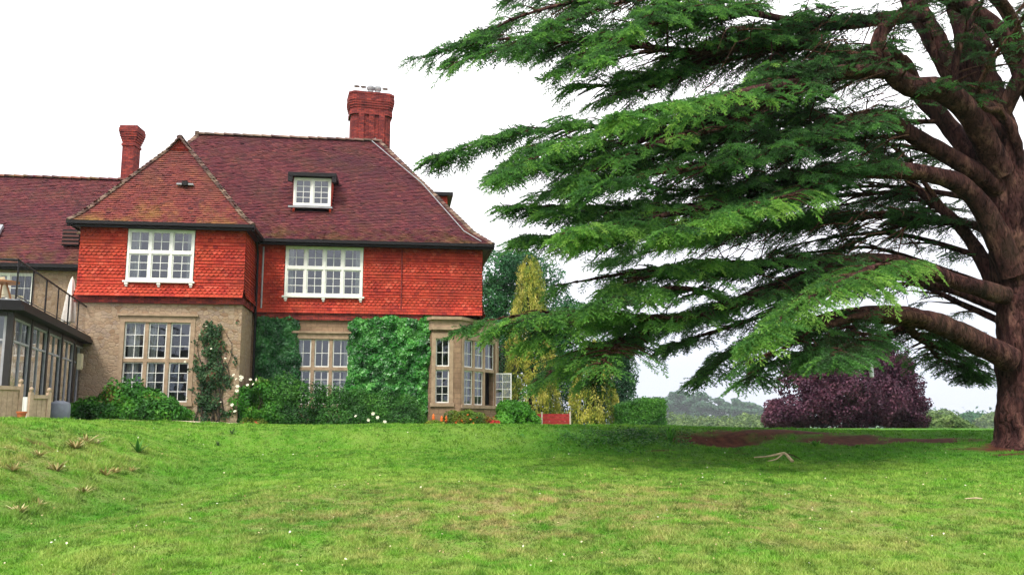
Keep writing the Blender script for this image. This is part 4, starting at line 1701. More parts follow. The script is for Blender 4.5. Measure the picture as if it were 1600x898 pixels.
# pale timber fence before the conservatory
def pale_fence(p0, p1, label, ball, top):
    p0, p1 = np.array(p0), np.array(p1)
    d_ = (p1 - p0)[:2]
    L = float(np.linalg.norm(d_))
    gz_ = float(ground(p0[0], p0[1]))
    f = empty('timber_fence', (p0[0], p0[1], gz_), math.atan2(d_[1], d_[0]), label, 'fence', 'pale timber fences before the conservatory')
    m_ = MB()
    n = max(2, int(L / 0.14))
    for k in range(n):
        a, b = 0.05 + (L - 0.1) * k / n, 0.05 + (L - 0.1) * (k + 1) / n - 0.008
        m_.box(a, b, -0.012, 0.012, 0.02, top - 0.09)
    m_.build('boards', paletimber, f)
    m_ = MB()
    m_.box(0.05, L - 0.05, -0.05, 0.05, top - 0.088, top)
    m_.build('top_rail', paletimber, f)
    for x_ in ball:
        m_ = MB()
        m_.box(x_ * L - 0.045, x_ * L + 0.045, -0.045, 0.045, -0.1, top + 0.06)
        m_.lathe([(0.02, top + 0.061), (0.035, top + 0.09), (0.05, top + 0.125), (0.04, top + 0.165), (0.01, top + 0.18)], (x_ * L, 0), 10)
        m_.build('post', paletimber, f)
    return f


yf = 21.5
pale_fence(at(-40, 660, yf - 1), at(28, 660, yf), 'pale timber fence panel running off the left edge of the photo', (1.0,), 1.13 - 0.35)
pale_fence(at(45, 660, yf), at(73, 660, yf + 0.4), 'short pale timber fence panel between two ball-topped posts', (0.0, 1.0), 0.62)
q = at(36, 650, yf + 0.6)
gt = empty('garden_gate', (q[0], q[1], float(ground(q[0], q[1]))), 0, 'narrow whitish gate between the two pale fence panels', 'gate')
mb = MB()
for k in range(4):
    mb.box(-0.16 + k * 0.08, -0.088 + k * 0.08, -0.01, 0.01, 0.05, 0.62)
mb.build('boards', white, gt)
mb = MB()
mb.box(-0.165, 0.165, 0.012, 0.04, 0.14, 0.2)
mb.box(-0.165, 0.165, 0.012, 0.04, 0.46, 0.52)
mb.build('rails', white, gt)
q = at(33, 655, yf - 0.5)
mb = MB()
mb.lathe([(0.07, 0.0), (0.1, 0.17), (0.115, 0.17), (0.115, 0.21), (0.095, 0.21), (0.09, 0.18)], (0, 0), 14)
o = mb.build('flower_pot', terracotta)
o.location = (q[0], q[1], float(ground(q[0], q[1])) - 0.0)
tag(o, 'small terracotta pot at the foot of the whitish gate', 'pot')
q = at(92, 655, 26.0)
mb = MB()
mb.lathe([(0.27, -0.1), (0.29, 0.25), (0.28, 0.5), (0.24, 0.55), (0.1, 0.6)], (0, 0), 18)
o = mb.build('water_butt', greytank, None, True)
o.location = (q[0], q[1], float(ground(q[0], q[1])))
tag(o, 'grey rounded water butt beside the conservatory', 'water butt')

# lamps seen through the ground floor window
for u, nm, lab in ((2.75, 'table_lamp', 'table lamp with a wide white shade behind the middle ground floor window'),):
    p = hw(u, 0.75, 1.9)
    lamp = empty(nm, p, 0, lab, 'lamp')
    mb = MB()
    mb.lathe([(0.24, 0), (0.26, 0.03), (0.27, 0.60), (0.13, 0.62), (0.11, 0.66), (0.06, 0.75), (0.05, 0.9)], (0, 0), 16)
    mb.build('base', dressed, lamp)
    mb = MB()
    mb.lathe([(0.31, 0.98), (0.20, 1.38), (0.19, 1.38), (0.29, 0.99)], (0, 0), 22)
    mb.build('lamp_shade', shadem, lamp, True)
p = hw(3.42, 0.5, 1.9)
lan = empty('lantern', p, 0, 'slim white lantern standing inside the middle ground floor window', 'lantern')
mb = MB()
mb.lathe([(0.16, 0), (0.16, 0.5), (0.10, 0.52), (0.09, 0.8)], (0, 0), 12)
mb.build('stand', white, lan)
mb = MB()
for sx in (-1, 1):
    for sy in (-1, 1):
        mb.box(sx * 0.1 - 0.015, sx * 0.1 + 0.015, sy * 0.1 - 0.015, sy * 0.1 + 0.015, 0.8, 1.25)
mb.prism([(-0.13, -0.13), (0.13, -0.13), (0.13, 0.13), (-0.13, 0.13)], 1.25, 1.4, [(-0.03, -0.03), (0.03, -0.03), (0.03, 0.03), (-0.03, 0.03)])
mb.build('cage', white, lan)
mb = MB()
mb.lathe([(0.05, 0.802), (0.05, 1.1)], (0, 0), 10)
mb.build('candle', shadem, lan)


# ------------------------------------------------------------------ climbers on the walls
def wall_climber(name, fr, poly_fn, s0, s1, z0, z1, n, size, m, label, cat, depth=0.2, stems=True):
    s = rng.uniform(s0, s1, n)
    z = rng.uniform(z0, z1, n)
    p2 = np.stack([s * 1.3, z * 1.3, s * 0], -1)
    edge = poly_fn(s, z) + 0.32 * (fbm(p2 * 1.7 + 5, 3) - 0.5)
    k = edge > 0
    s, z, edge = s[k], z[k], edge[k]
    bul = depth * np.clip(0.15 + 2.2 * (fbm(np.stack([s * 3.4, z * 3.4, s * 0 + 2], -1), 3) - 0.3), 0.08, 1.3) * sst(edge / 0.25) + 0.03
    d_ = bul * (0.35 + 0.65 * rng.random(len(s)) ** 0.5)
    P = np.array([fr(a, b, c) for a, b, c in zip(s, d_, z)])
    nn = np.array((fr.n[0], fr.n[1], 0.35))
    ctr = fr((s0 + s1) / 2, 0.1, 0)
    wp = hw(ctr[0], ctr[1])
    gz_ = float(ground(wp[0], wp[1]))
    root = empty(name, (wp[0], wp[1], gz_), AL, label, cat)
    P = P - np.array((ctr[0], ctr[1], gz_))
    V, Fc = leaves(P, np.tile(nn, (len(P), 1)), size, 0.85, 0.5, 0.8)
    mesh_np('foliage', V, Fc, m, root, {'tint': ('FACE', tints(P, 2.5, 0.7))})
    nb = NB()
    for k in range(9):
        a = rng.uniform(s0 + 0.2, s1 - 0.2)
        pts = [np.array(fr(a, 0.05, gz_ - 0.1))]
        zc = gz_
        while zc < z1 - 0.5:
            zc += 0.4
            a = float(np.clip(a + rng.normal() * 0.12, s0 + 0.2, s1 - 0.2))
            pts.append(np.array(fr(a, 0.045, zc)))
        pts = np.array(pts) - np.array((ctr[0], ctr[1], gz_))
        nb.add(*tube_np(pts, np.linspace(0.03, 0.008, len(pts)), 5))
    nb.build('stems', treebark, root)
    return root


def rect_fn(a, b, c, d_):
    return lambda s, z: np.minimum.reduce([s - a, b - s, z - c, d_ - z])


wall_climber('ivy', main, rect_fn(0.20, 1.86, 1.4, 5.92), 0.1, 2.0, 1.4, 6.0, 16000, 0.105, ivydark,
             'dark green ivy on the wall between the projecting wing and the middle window', 'ivy', 0.19)
wall_climber('ivy', main, lambda s, z: np.minimum.reduce([s - 3.76 + 0.05 * z * 0, 7.22 - s - 0.10 * np.abs(z - 4.4), z - 1.3, 5.98 - z + 0.04 * np.sin(s * 5)]), 3.6, 7.4, 1.4, 6.15, 34000, 0.11, ivyleaf,
             'broad bright green ivy covering the wall between the middle window and the bay', 'ivy', 0.27)


def rose_fn(s, z):
    c = -0.93 + 0.12 * np.sin(z * 2.2)
    wd = np.interp(z, [1.4, 2.2, 3.2, 4.2, 4.8, 5.3], [0.2, 0.36, 0.58, 0.5, 0.36, 0.12])
    return (wd - np.abs(s - c)) * 0.5 + 0.95 * (fbm(np.stack([s * 2.6, z * 2.6, s * 0 + 7], -1), 3) - 0.54) + 0.5 * (rng.random(len(s)) - 0.62)


rose = wall_climber('climbing_rose', wing, rose_fn, -1.75, -0.05, 1.4, 5.35, 9000, 0.085, roseleaf,
                    'straggling climbing rose on the stone wall right of the tall window', 'climbing rose', 0.28)


def flower_mesh(name, r, petals, m):
    mb_ = MB()
    for ring, (k, rr_, tilt) in enumerate(((petals, 1.0, 0.35), (petals, 0.62, 0.9))):
        for i_ in range(k):
            a = 2 * math.pi * (i_ + 0.5 * ring) / k
            ca, sa = math.cos(a), math.sin(a)
            w_ = r * rr_ * 0.55
            h_ = r * rr_ * tilt
            mb_.add([(0, 0, 0.001 * ring), (ca * r * rr_ * 0.6 - sa * w_ * 0.6, sa * r * rr_ * 0.6 + ca * w_ * 0.6, h_ * 0.7), (ca * r * rr_, sa * r * rr_, h_),
                     (ca * r * rr_ * 0.6 + sa * w_ * 0.6, sa * r * rr_ * 0.6 - ca * w_ * 0.6, h_ * 0.7)], [(0, 1, 2, 3)])
    me = bpy.data.meshes.new(name)
    me.from_pydata(mb_.v, [], mb_.f)
    me.materials.append(m)
    return me


FM = {'w': flower_mesh('flower', 0.05, 6, petalw), 'o': flower_mesh('flower', 0.04, 6, petalo), 'r': flower_mesh('flower', 0.05, 6, petalr)}


def blooms(root, pts, kind, s=1.0):
    for p in pts:
        p = np.array(p) - np.array(root.location)
        if abs(root.rotation_euler.z) > 1e-6:
            a = -root.rotation_euler.z
            p = np.array((p[0] * math.cos(a) - p[1] * math.sin(a), p[0] * math.sin(a) + p[1] * math.cos(a), p[2]))
        o = link('flower', FM[kind], root, tuple(p))
        o.rotation_euler = (R(55) + rng.normal() * 0.3, rng.normal() * 0.3, rng.normal() * 0.6)
        o.scale = (s * rng.uniform(0.75, 1.3),) * 3


blooms(rose, [at(x, y, 31.9) for x, y in ((322, 510), (312, 523), (330, 545), (289, 565), (345, 628), (292, 622), (352, 560))], 'w', 0.8)


# ------------------------------------------------------------------ shrubs along the house
def lp(px, py, Y, rx, ry, rz):
    return (at(px, py, Y), (rx, ry, rz))


shrub('garden_shrub', [lp(150, 646, 30.3, 0.9, 0.9, 0.72), lp(190, 636, 30.6, 1.0, 0.9, 0.9), lp(235, 642, 30.8, 0.9, 0.9, 0.72), lp(272, 655, 30.8, 0.6, 0.7, 0.5), lp(128, 658, 30, 0.7, 0.7, 0.5), lp(165, 652, 29.9, 0.9, 0.7, 0.6), lp(220, 652, 30, 0.9, 0.7, 0.65), lp(255, 650, 30.2, 0.8, 0.7, 0.6)], 22000, 0.13, rhodoleaf,
      'large green mounded shrub under the tall window of the projecting wing', 'shrub', 0.5, 0.36)
el = shrub('flowering_shrub', [lp(385, 640, 33.0, 0.75, 0.7, 0.95), lp(405, 618, 33.2, 0.7, 0.6, 0.62), lp(425, 645, 33.2, 0.7, 0.7, 0.8)], 12000, 0.1, rhodoleaf,
           'tall shrub with cream flower heads at the inner corner of the house', 'shrub', 0.55, 0.38)
blooms(el, [at(x + rng.normal() * 2, y + rng.normal() * 2, 32.25) for x, y in ((366, 587), (372, 590), (377, 596), (390, 593), (399, 597), (365, 603), (374, 604), (383, 602), (370, 612), (364, 629), (362, 637), (368, 592), (393, 600), (379, 588))], 'w', 1.35)
hd = shrub('dark_hedge', [lp(440, 632, 33.4, 0.9, 0.8, 1.1), lp(480, 636, 33.5, 0.9, 0.8, 1.0), lp(520, 640, 33.6, 0.9, 0.8, 0.92), lp(560, 642, 33.8, 0.9, 0.8, 0.95),
                          lp(600, 646, 34, 0.9, 0.8, 0.9), lp(635, 650, 34.1, 0.75, 0.75, 0.68), lp(460, 655, 33.2, 1.0, 0.8, 0.6), lp(540, 658, 33.3, 1.2, 0.8, 0.6), lp(620, 660, 33.6, 1.0, 0.8, 0.5)],
           38000, 0.085, hedgeleaf, 'long dark green hedge of shrubs under the ivy and the middle window', 'hedge', 0.5, 0.3, 0.1)
blooms(hd, [at(x, y, 32.65) for x, y in ((556, 650), (590, 652), (583, 646), (575, 656), (601, 659))], 'w', 1.2)
q = shrub('border_plant', [lp(385, 663, 32.4, 0.35, 0.3, 0.28), lp(405, 664, 32.4, 0.3, 0.3, 0.2)], 1800, 0.09, flowerleaf, 'low border plant with red and yellow leaves before the tall flowering shrub', 'plant', 0.4, 0.3)
blooms(q, [at(403, 662, 32.0), at(399, 660, 32.05), at(380, 661, 32.0)], 'r', 1.0)
q = shrub('flower_bush', [lp(718, 656, 34.4, 0.55, 0.5, 0.42), lp(742, 658, 34.5, 0.6, 0.5, 0.42), lp(728, 650, 34.6, 0.45, 0.4, 0.35)], 6000, 0.085, flowerleaf,
          'yellow-green bush with orange and red flowers below the bay window', 'bush', 0.5, 0.36)
blooms(q, [at(x, y, 34.0) for x, y in ((722, 657), (731, 648), (740, 661), (746, 652), (712, 660), (735, 655))], 'o', 1.0)
q = shrub('red_flowering_plant', [lp(770, 664, 34.8, 0.32, 0.3, 0.3), lp(757, 668, 34.8, 0.3, 0.3, 0.2)], 1500, 0.08, flowerleaf, 'small plant with a mass of red flowers at the foot of the bay', 'plant', 0.5, 0.3)
blooms(q, [at(762 + rng.random() * 18, 656 + rng.random() * 9, 34.45) for _ in range(14)], 'r', 1.2)
shrub('golden_ground_plant', [lp(680, 664, 33.6, 0.42, 0.35, 0.2)], 1800, 0.09, goldleaf, 'low yellow plant at the end of the dark hedge', 'plant', 0.4, 0.3)
shrub('round_shrub', [lp(810, 650, 36.5, 0.75, 0.7, 0.62), lp(800, 640, 36.5, 0.6, 0.6, 0.4), lp(822, 658, 36.4, 0.6, 0.6, 0.4), lp(785, 660, 35.6, 0.5, 0.5, 0.35)], 14000, 0.11, brightleaf,
      'bright green rounded shrub right of the bay window', 'shrub', 0.55, 0.32)
# red hot pokers against the foot of the bay
for i_, (x, y) in enumerate(((677, 650), (690, 653), (697, 653))):
    g_ = at(x, 668, 34.2)
    gz_ = float(ground(g_[0], g_[1]))
    pk = empty('poker_flower', (g_[0], g_[1], gz_), 0, ('tallest orange poker flower at the foot of the bay', 'orange poker flower in the middle of three by the bay',
               'orange poker flower nearest the orange and red bush')[i_], 'flower', 'orange poker flowers by the bay')
    hz = at(x, y, 34.2)[2] - gz_
    mb = MB()
    mb.tube([(0, 0, 0), (0.01, 0, hz)], 0.012, 5)
    mb.build('stem', treebark, pk)
    mb = MB()
    mb.lathe([(0.02, hz - 0.16 - 0.1 * (i_ == 0)), (0.055, hz - 0.1), (0.045, hz + 0.02), (0.01, hz + 0.1)], (0, 0), 9)
    mb.build('flower_head', petalo, pk)

# red low fence with pale posts, and the clipped hedge
p0, p1 = at(826, 668, 41.0), at(891, 668, 41.0)
gz_ = float(ground(p0[0], p0[1])) - 0.03
rf_ = empty('red_fence', (p0[0], p0[1], gz_), 0, 'low fence of red stained boards between pale posts', 'fence')
L = p1[0] - p0[0]
for a, b in ((0.02, 0.3 * L), (0.3 * L + 0.07, L - 0.03)):
    mb = MB()
    for k in range(3):
        mb.box(a, b, -0.02 - 0.006 * k, 0.02 - 0.006 * k, 0.02 + k * 0.175, 0.185 + k * 0.175)
    mb.build('panel', redtimber, rf_)
for x in (0.3 * L + 0.035, L):
    mb = MB()
    mb.box(x - 0.035, x + 0.035, -0.05, 0.05, -0.1, 0.62)
    mb.build('post', concrete, rf_)

a_, b_ = at(966, 668, 43.0), at(1033, 668, 43.0)
ch_ = empty('clipped_hedge', ((a_[0] + b_[0]) / 2, 43, float(ground(a_[0], 43))), 0, 'square clipped dark green hedge end beyond the lawn', 'hedge')
gz_ = ch_.location.z
n = 26000
hx, hy, hz_ = (b_[0] - a_[0]) / 2, 1.6, 0.62
c3 = rng.uniform(-1, 1, (n, 3))
ax = rng.choice(3, n, p=(0.3, 0.4, 0.3))
c3[np.arange(n), ax] = np.sign(rng.uniform(-1, 1, n)) * (1 - 0.12 * rng.random(n) ** 2)
N3 = np.zeros((n, 3))
N3[np.arange(n), ax] = np.sign(c3[np.arange(n), ax])
c3 = np.sign(c3) * np.abs(c3)
rnd = np.linalg.norm(np.maximum(np.abs(c3) - 0.75, 0), axis=1)
c3 *= (1 - 0.25 * np.maximum(rnd - 0.2, 0))[:, None]
P3 = c3 * np.array((hx, hy, hz_)) + np.array((0, 0, hz_))
P3 += (0.34 * (fbm(P3 * 2.2, 3) - 0.5) + 0.05 * rng.normal(size=n))[:, None] * N3
P3[:, 2] -= 0.22 * np.clip((-P3[:, 0] + 0.1) / hx, 0, 1) * (P3[:, 2] / (2 * hz_))
V, Fc = leaves(P3, N3, 0.085, 0.55, 0.6, 0.1)
mesh_np('foliage', V, Fc, hedgeleaf, ch_, {'tint': ('FACE', tints(P3, 1.5, 0.6))})
nb = NB()
for k in range(8):
    x, y = rng.uniform(-hx, hx) * 0.8, rng.uniform(-1, 1)
    nb.add(*tube_np(np.array([(x, y, -0.1), (x + 0.05, y, 0.5), (x, y + 0.05, 1.05)]), [0.05, 0.04, 0.02], 5))
nb.build('stems', treebark, ch_)


# ------------------------------------------------------------------ trees beyond
def leafy_tree(name, foot, trunk_h, r0, lumps, n, size, m, label, cat, group=None, hole=0.42, aspect=0.6, hang=0.3, shell=0.5, hs=0.7, bark=treebark, jit=0.7):
    foot = np.array(foot, float)
    root = empty(name, foot, 0, label, cat, group)
    nb = NB()
    top = foot + np.array((0, 0, trunk_h))
    pts = catmull(np.vstack([foot - (0, 0, 0.3), foot + (0.05 * r0, 0, trunk_h * 0.5), top]), 0.4)
    V, Q = tube_np(pts - foot, np.linspace(r0, r0 * 0.55, len(pts)), 9, 0.08)
    nb.add(V, Q)
    nb.build('trunk', bark, root, True)
    lb = NB()
    for c, r_ in lumps:
        c = np.array(c)
        md = (top + c) / 2 + rng.normal(size=3) * 0.25
        pts = catmull(np.vstack([top - (0, 0, rng.random() * trunk_h * 0.4), md, c]), 0.5)
        lb.add(*[a - (foot if i_ == 0 else 0) for i_, a in enumerate(tube_np(pts, np.linspace(r0 * 0.4, 0.02, len(pts)), 6))])
        for _ in range(4):
            e2 = c + unit(rng.normal(size=3)) * np.array(r_ if np.ndim(r_) else (r_,) * 3) * 0.8
            pts = catmull(np.vstack([md, (c + e2) / 2, e2]), 0.5)
            lb.add(*[a - (foot if i_ == 0 else 0) for i_, a in enumerate(tube_np(pts, np.linspace(r0 * 0.14, 0.01, len(pts)), 4))])
    lb.build('limbs', bark, root, True)
    P, N = blob_points(n, lumps, shell, hole, hs)
    V, Fc = leaves(P, N, size, aspect, jit, hang)
    mesh_np('crown', V - foot, Fc, m, root, {'tint': ('FACE', tints(P, 0.8, 0.6))})
    return root


def gfoot(px, Y):
    p = at(px, 660, Y)
    return np.array((p[0], Y, float(ground(p[0], Y))))


# the broad green tree behind the house corner
Yt = 56.0
leafy_tree('broadleaf_tree', gfoot(800, Yt), 4.0, 0.35, [lp(775, 425, Yt, 1.7, 1.6, 1.5), lp(815, 415, Yt + 1, 1.5, 1.6, 1.2), lp(765, 470, Yt, 1.8, 1.8, 1.6), lp(845, 440, Yt, 1.6, 1.6, 1.3),
           lp(800, 480, Yt + 1, 2.2, 1.8, 1.8), lp(770, 540, Yt, 1.8, 1.8, 1.9), lp(830, 540, Yt, 1.9, 1.8, 2.0), lp(775, 600, Yt, 1.6, 1.6, 1.6), lp(870, 580, Yt + 1, 2.2, 1.8, 2.2), lp(880, 500, Yt + 1, 1.9, 1.6, 1.9)],
           52000, 0.17, treeleaf, 'tall loose green tree rising behind the right corner of the house', 'tree', None, 0.46, 0.55)
Yt = 54.0
leafy_tree('dark_conifer', gfoot(975, Yt), 5.0, 0.22, [lp(972, 560, Yt, 0.8, 0.8, 1.3), lp(973, 600, Yt, 1.0, 1.0, 1.3), lp(975, 630, Yt, 1.1, 1.1, 1.0), lp(970, 530, Yt, 0.55, 0.55, 1.0), lp(945, 560, Yt, 0.8, 0.8, 1.4), lp(940, 610, Yt, 1.0, 1.0, 1.4)],
           15000, 0.15, darkleaf, 'dark conifer behind the clipped hedge', 'tree', None, 0.42, 0.45, 0.5)
Yt = 50.0
leafy_tree('dark_conifer', gfoot(785, Yt), 4.5, 0.22, [lp(777, 570, Yt, 0.8, 0.8, 1.3), lp(777, 610, Yt, 1.0, 0.9, 1.3), lp(779, 645, Yt, 1.0, 1.0, 0.9), lp(862, 600, Yt, 1.3, 1.0, 1.6), lp(868, 640, Yt, 1.3, 1.0, 1.0)],
           14000, 0.15, darkleaf, 'dark evergreen close behind the bay window and the golden tree', 'tree', None, 0.40, 0.45, 0.5)


def golden_cypress(foot, top_z, r_base, n, label, taper=0.8, lowcut=0.05, per=46):
    foot = np.array(foot, float)
    root = empty('golden_cypress', foot, 0, label, 'tree', 'golden weeping cypresses')
    H = top_z - foot[2]
    mb_ = MB()
    mb_.tube([(0, 0, -0.3), (0.05, 0, H * 0.5), (0, 0.02, H * 0.96)], [0.22, 0.14, 0.03], 8)
    mb_.build('trunk', treebark, root)
    h = lowcut + (1 - lowcut) * rng.random(n) ** 1.25
    th_ = rng.random(n) * 2 * math.pi
    prof_r = r_base * (1 - h) ** taper + 0.10
    lob = fbm(np.stack([np.cos(th_) * 2.6, np.sin(th_) * 2.6, h * H * 1.1], -1), 3)
    keep_ = lob > 0.34
    h, th_, prof_r, lob = h[keep_], th_[keep_], prof_r[keep_], lob[keep_]
    rr_ = prof_r * (0.62 + 0.75 * (lob - 0.3) + 0.12 * rng.random(len(h)))
    C = np.stack([rr_ * np.cos(th_), rr_ * np.sin(th_), h * H], 1)
    cl = np.clip(0.2 + 1.5 * (lob - 0.36) + 0.45 * rng.random(len(h)), 0, 1)
    P = np.repeat(C, per, 0)
    t = rng.random(len(P))
    outw = np.repeat(np.stack([np.cos(th_), np.sin(th_), th_ * 0], 1), per, 0)
    P = P + outw * (0.22 * np.sin(t * 2.0) + 0.02)[:, None] + rng.normal(size=P.shape) * (0.085 * np.sin(np.clip(t, 0.12, 1) * 2.7))[:, None] * np.array((1, 1, 0.6))
    P[:, 2] -= t * np.repeat(rng.uniform(0.4, 1.0, len(C)), per)
    V, Fc = leaves(P, outw, 0.13, 0.34, 0.45, 1.6)
    mesh_np('crown', V, Fc, goldleaf, root, {'tint': ('FACE', np.clip(np.repeat(cl, per) + 0.3 * (rng.random(len(P)) - 0.5) - 0.15 * t, 0, 1))})
    # green inner sprays
    P2 = C[::2].copy()
    P2[:, :2] *= 0.72
    P2 = np.repeat(P2, 5, 0) + rng.normal(size=(len(P2) * 5, 3)) * 0.15
    V, Fc = leaves(P2, unit(P2 * (1, 1, 0)), 0.2, 0.4, 0.6, 1.0)
    mesh_np('inner_foliage', V, Fc, darkleaf, root, {'tint': ('FACE', tints(P2))})
    return root


golden_cypress(gfoot(829, 47), at(829, 398, 47)[2], 1.5, 800, 'tall golden weeping cypress beside the house corner', 0.62)
golden_cypress(gfoot(928, 45), at(924, 530, 45)[2], 1.15, 430, 'shorter golden weeping cypress beside the red fence', 0.45)

# copper beech
Yt = 62.0
leafy_tree('copper_beech', gfoot(1325, Yt), 2.6, 0.5,
           [lp(1322, 618, Yt, 4.1, 3.6, 2.5), lp(1262, 640, Yt, 2.4, 2.4, 1.5), lp(1385, 640, Yt, 2.5, 2.4, 1.5), lp(1288, 592, Yt, 2.6, 2.4, 1.8), lp(1356, 590, Yt, 2.8, 2.4, 1.8), lp(1300, 553, Yt, 2.1, 1.9, 1.4),
            lp(1368, 552, Yt, 2.1, 1.8, 1.3), lp(1250, 572, Yt, 1.0, 1.0, 0.8), lp(1410, 570, Yt, 0.9, 1.0, 0.7), lp(1222, 655, Yt, 1.4, 1.6, 0.9), lp(1428, 652, Yt, 1.2, 1.4, 0.9), lp(1405, 605, Yt, 1.7, 1.5, 1.4), lp(1248, 602, Yt, 1.7, 1.5, 1.4), lp(1212, 638, Yt, 0.8, 0.9, 0.7), lp(1440, 632, Yt, 0.7, 0.8, 0.6)],
           90000, 0.2, beechleaf, 'wide purple copper beech beyond the lawn', 'tree', None, 0.5, 0.6, 0.4, 0.5, 0.55)

# far trees fading in the haze
FAR = 'trees along the far edge of the park'


def pine(px, top, Y, wpx, i_, label):
    f = gfoot(px, Y)
    zt_ = at(px, top - 9, Y)[2]
    r_ = wpx / 2 / F * Y
    H = zt_ - f[2]
    lum = [((f[0] + r_ * a, Y + b * r_, f[2] + H * c), (r_ * s, r_ * s, H * 0.11)) for a, b, c, s in
           ((0, 0, 0.9, 0.62), (-0.45, 0.2, 0.78, 0.6), (0.5, -0.1, 0.8, 0.55), (0.1, -0.3, 0.68, 0.75), (-0.3, 0, 0.58, 0.6), (0.45, 0.2, 0.6, 0.55), (0, 0, 0.45, 0.7), (-0.35, 0.1, 0.33, 0.7), (0.35, 0, 0.3, 0.7))]
    leafy_tree('pine_tree', f, H * 0.7, 0.35, lum, 7000, 3.0, pineleaf, label, 'tree', FAR, 0.44, 0.6, 0.1, 0.7, 0.07)


for i_, (px, top, wpx, Y) in enumerate(((1030, 628, 46, 960), (1062, 620, 50, 1000), (1095, 623, 44, 970), (1122, 631, 40, 1010), (1148, 632, 36, 960), (1172, 637, 34, 1000), (1196, 646, 36, 1020), (1005, 632, 50, 1000))):
    pine(px, top, Y, wpx, i_, ('hazy pine just right of the clipped hedge', 'tallest hazy pine between the hedge and the copper beech', 'flat-topped hazy pine right of the tallest one',
         'hazy pine lower than the flat-topped one', 'hazy pine midway to the copper beech', 'small hazy pine towards the copper beech', 'lowest hazy pine against the copper beech', 'hazy pine half hidden by the clipped hedge')[i_])
for i_, (px, top, wpx, Y, m_, lab) in enumerate((
        (1470, 641, 60, 480, paleleaf, 'pale green far tree touching the right side of the copper beech'),
        (1520, 645, 70, 560, treeleaf, 'far green tree midway between copper beech and cedar trunk'),
        (1560, 643, 60, 500, paleleaf, 'far pale tree against the cedar trunk'),
        (1620, 640, 80, 540, treeleaf, 'far green tree behind the cedar trunk'))):
    f = gfoot(px, Y)
    zt_ = at(px, top, Y)[2]
    r_ = wpx / 2 / F * Y
    H = zt_ - f[2]
    lum = [((f[0] + a * r_, Y, f[2] + H * c), (r_ * s, r_ * s, H * 0.24)) for a, c, s in ((0, 0.78, 0.7), (-0.5, 0.6, 0.6), (0.5, 0.62, 0.6), (0, 0.45, 0.9), (-0.5, 0.3, 0.7), (0.5, 0.3, 0.7))]
    leafy_tree('far_tree', f, H * 0.5, 0.3, lum, 12000, 2.0, m_, lab, 'tree', FAR, 0.42, 0.6, 0.2, 0.5, 0.12)
sh = shrub('field_shrub', [lp(1475, 664, 75, 1.9, 2, 1.0), lp(1496, 670, 75, 1.3, 2, 0.8), lp(1458, 671, 75, 1.2, 2, 0.8)], 9000, 0.25, paleleaf, 'pale green bushy sapling right of the copper beech', 'shrub', 0.5, 0.36)
# a belt of pale scrub reads as one mass
lum = []
for px in range(985, 1215, 13):
    Y = 390 + rng.uniform(-25, 25)
    r_ = rng.uniform(1.3, 2.5) * 3.2
    lum.append((at(px + rng.normal() * 4, 668 - rng.uniform(0, 9), Y), (r_ * 0.8, r_ * 0.8, r_ * rng.uniform(0.5, 0.9))))
    lum.append((at(px, 672, Y - 6), (6.6, 6.6, 5.2)))
P, N = blob_points(32000, lum, 0.5, 0.38, 0.16)
V, Fc = leaves(P, N, 1.0, 0.6, 0.7, 0.2)
o = mesh_np('scrub', V, Fc, paleleaf, None, {'tint': ('FACE', tints(P, 0.35, 0.5))})
tag(o, 'belt of pale green scrub before the far pines', 'scrub', None, 'stuff')
lum = []
for px in list(range(-900, 985, 22)) + list(range(1215, 2500, 22)):
    Y = 1050 + rng.uniform(-50, 50)
    lum.append((at(px, 657 + rng.uniform(-5, 4), Y), (22, 18, 14)))
    lum.append((at(px, 668, Y), (22, 18, 16)))
P, N = blob_points(26000, lum, 0.6, 0.3, 0.15)
V, Fc = leaves(P, N, 4.0, 0.7, 0.8, 0.1)
o = mesh_np('far_wood', V, Fc, pineleaf, None, {'tint': ('FACE', tints(P, 0.1, 0.5))})
tag(o, 'far wood along the horizon', 'wood', None, 'stuff')

# ------------------------------------------------------------------ the cedar
cfoot = at(1606, 690, 22)
cfoot[2] = float(ground(cfoot[0], cfoot[1]))
cedar = empty('cedar_tree', cfoot, 0, 'huge spreading cedar with layered dark green boughs', 'tree')


def frond_template(seed):
    """one flat feathery spray, 1 long: axis, side twigs, needle tufts"""
    g = np.random.default_rng(seed)
    pts, dirs = [], []
    for x in np.arange(0.04, 1.0, 0.05):
        pts.append((x, 0.0, 0.0))
        dirs.append((1, 0, 0.15))
    side = 1
    for x in np.arange(0.10, 0.90, 0.105):
        side = -side
        L = (0.36 * (1 - x) ** 0.7 + 0.08) * g.uniform(0.6, 1.25)
        a = R(56 - 18 * x) + g.normal() * 0.14
        lift = g.normal() * 0.10
        for t in np.arange(0.04, L, 0.048):
            pts.append((x + t * math.cos(a), side * t * math.sin(a), lift * t + 0.01 * g.normal()))
            dirs.append((math.cos(a), side * math.sin(a), 0.1 + lift))
    pts, dirs = np.array(pts), np.array(dirs)
    pts[:, 2] -= 0.16 * pts[:, 0] ** 2 + 0.22 * pts[:, 1] ** 2
    tv = []
    for p, d_ in zip(pts, dirs):
        for s in (-1, 1):
            v = unit(d_ * 0.7 + np.array((0, 0, 0.35)) + g.normal(size=3) * 0.45)
            wv = unit(np.cross(v, g.normal(size=3) + np.array((0, 0, 1.2))))
            l = g.uniform(0.055, 0.085)
            wd = g.uniform(0.020, 0.030)
            tv += [p - wv * wd - v * 0.02, p + wv * wd - v * 0.02, p + v * l]
    return np.array(tv)


FT = [frond_template(i_) for i_ in range(6)]
fr_o, fr_x, fr_up, fr_s, fr_t = [], [], [], [], []
twigs = NB()


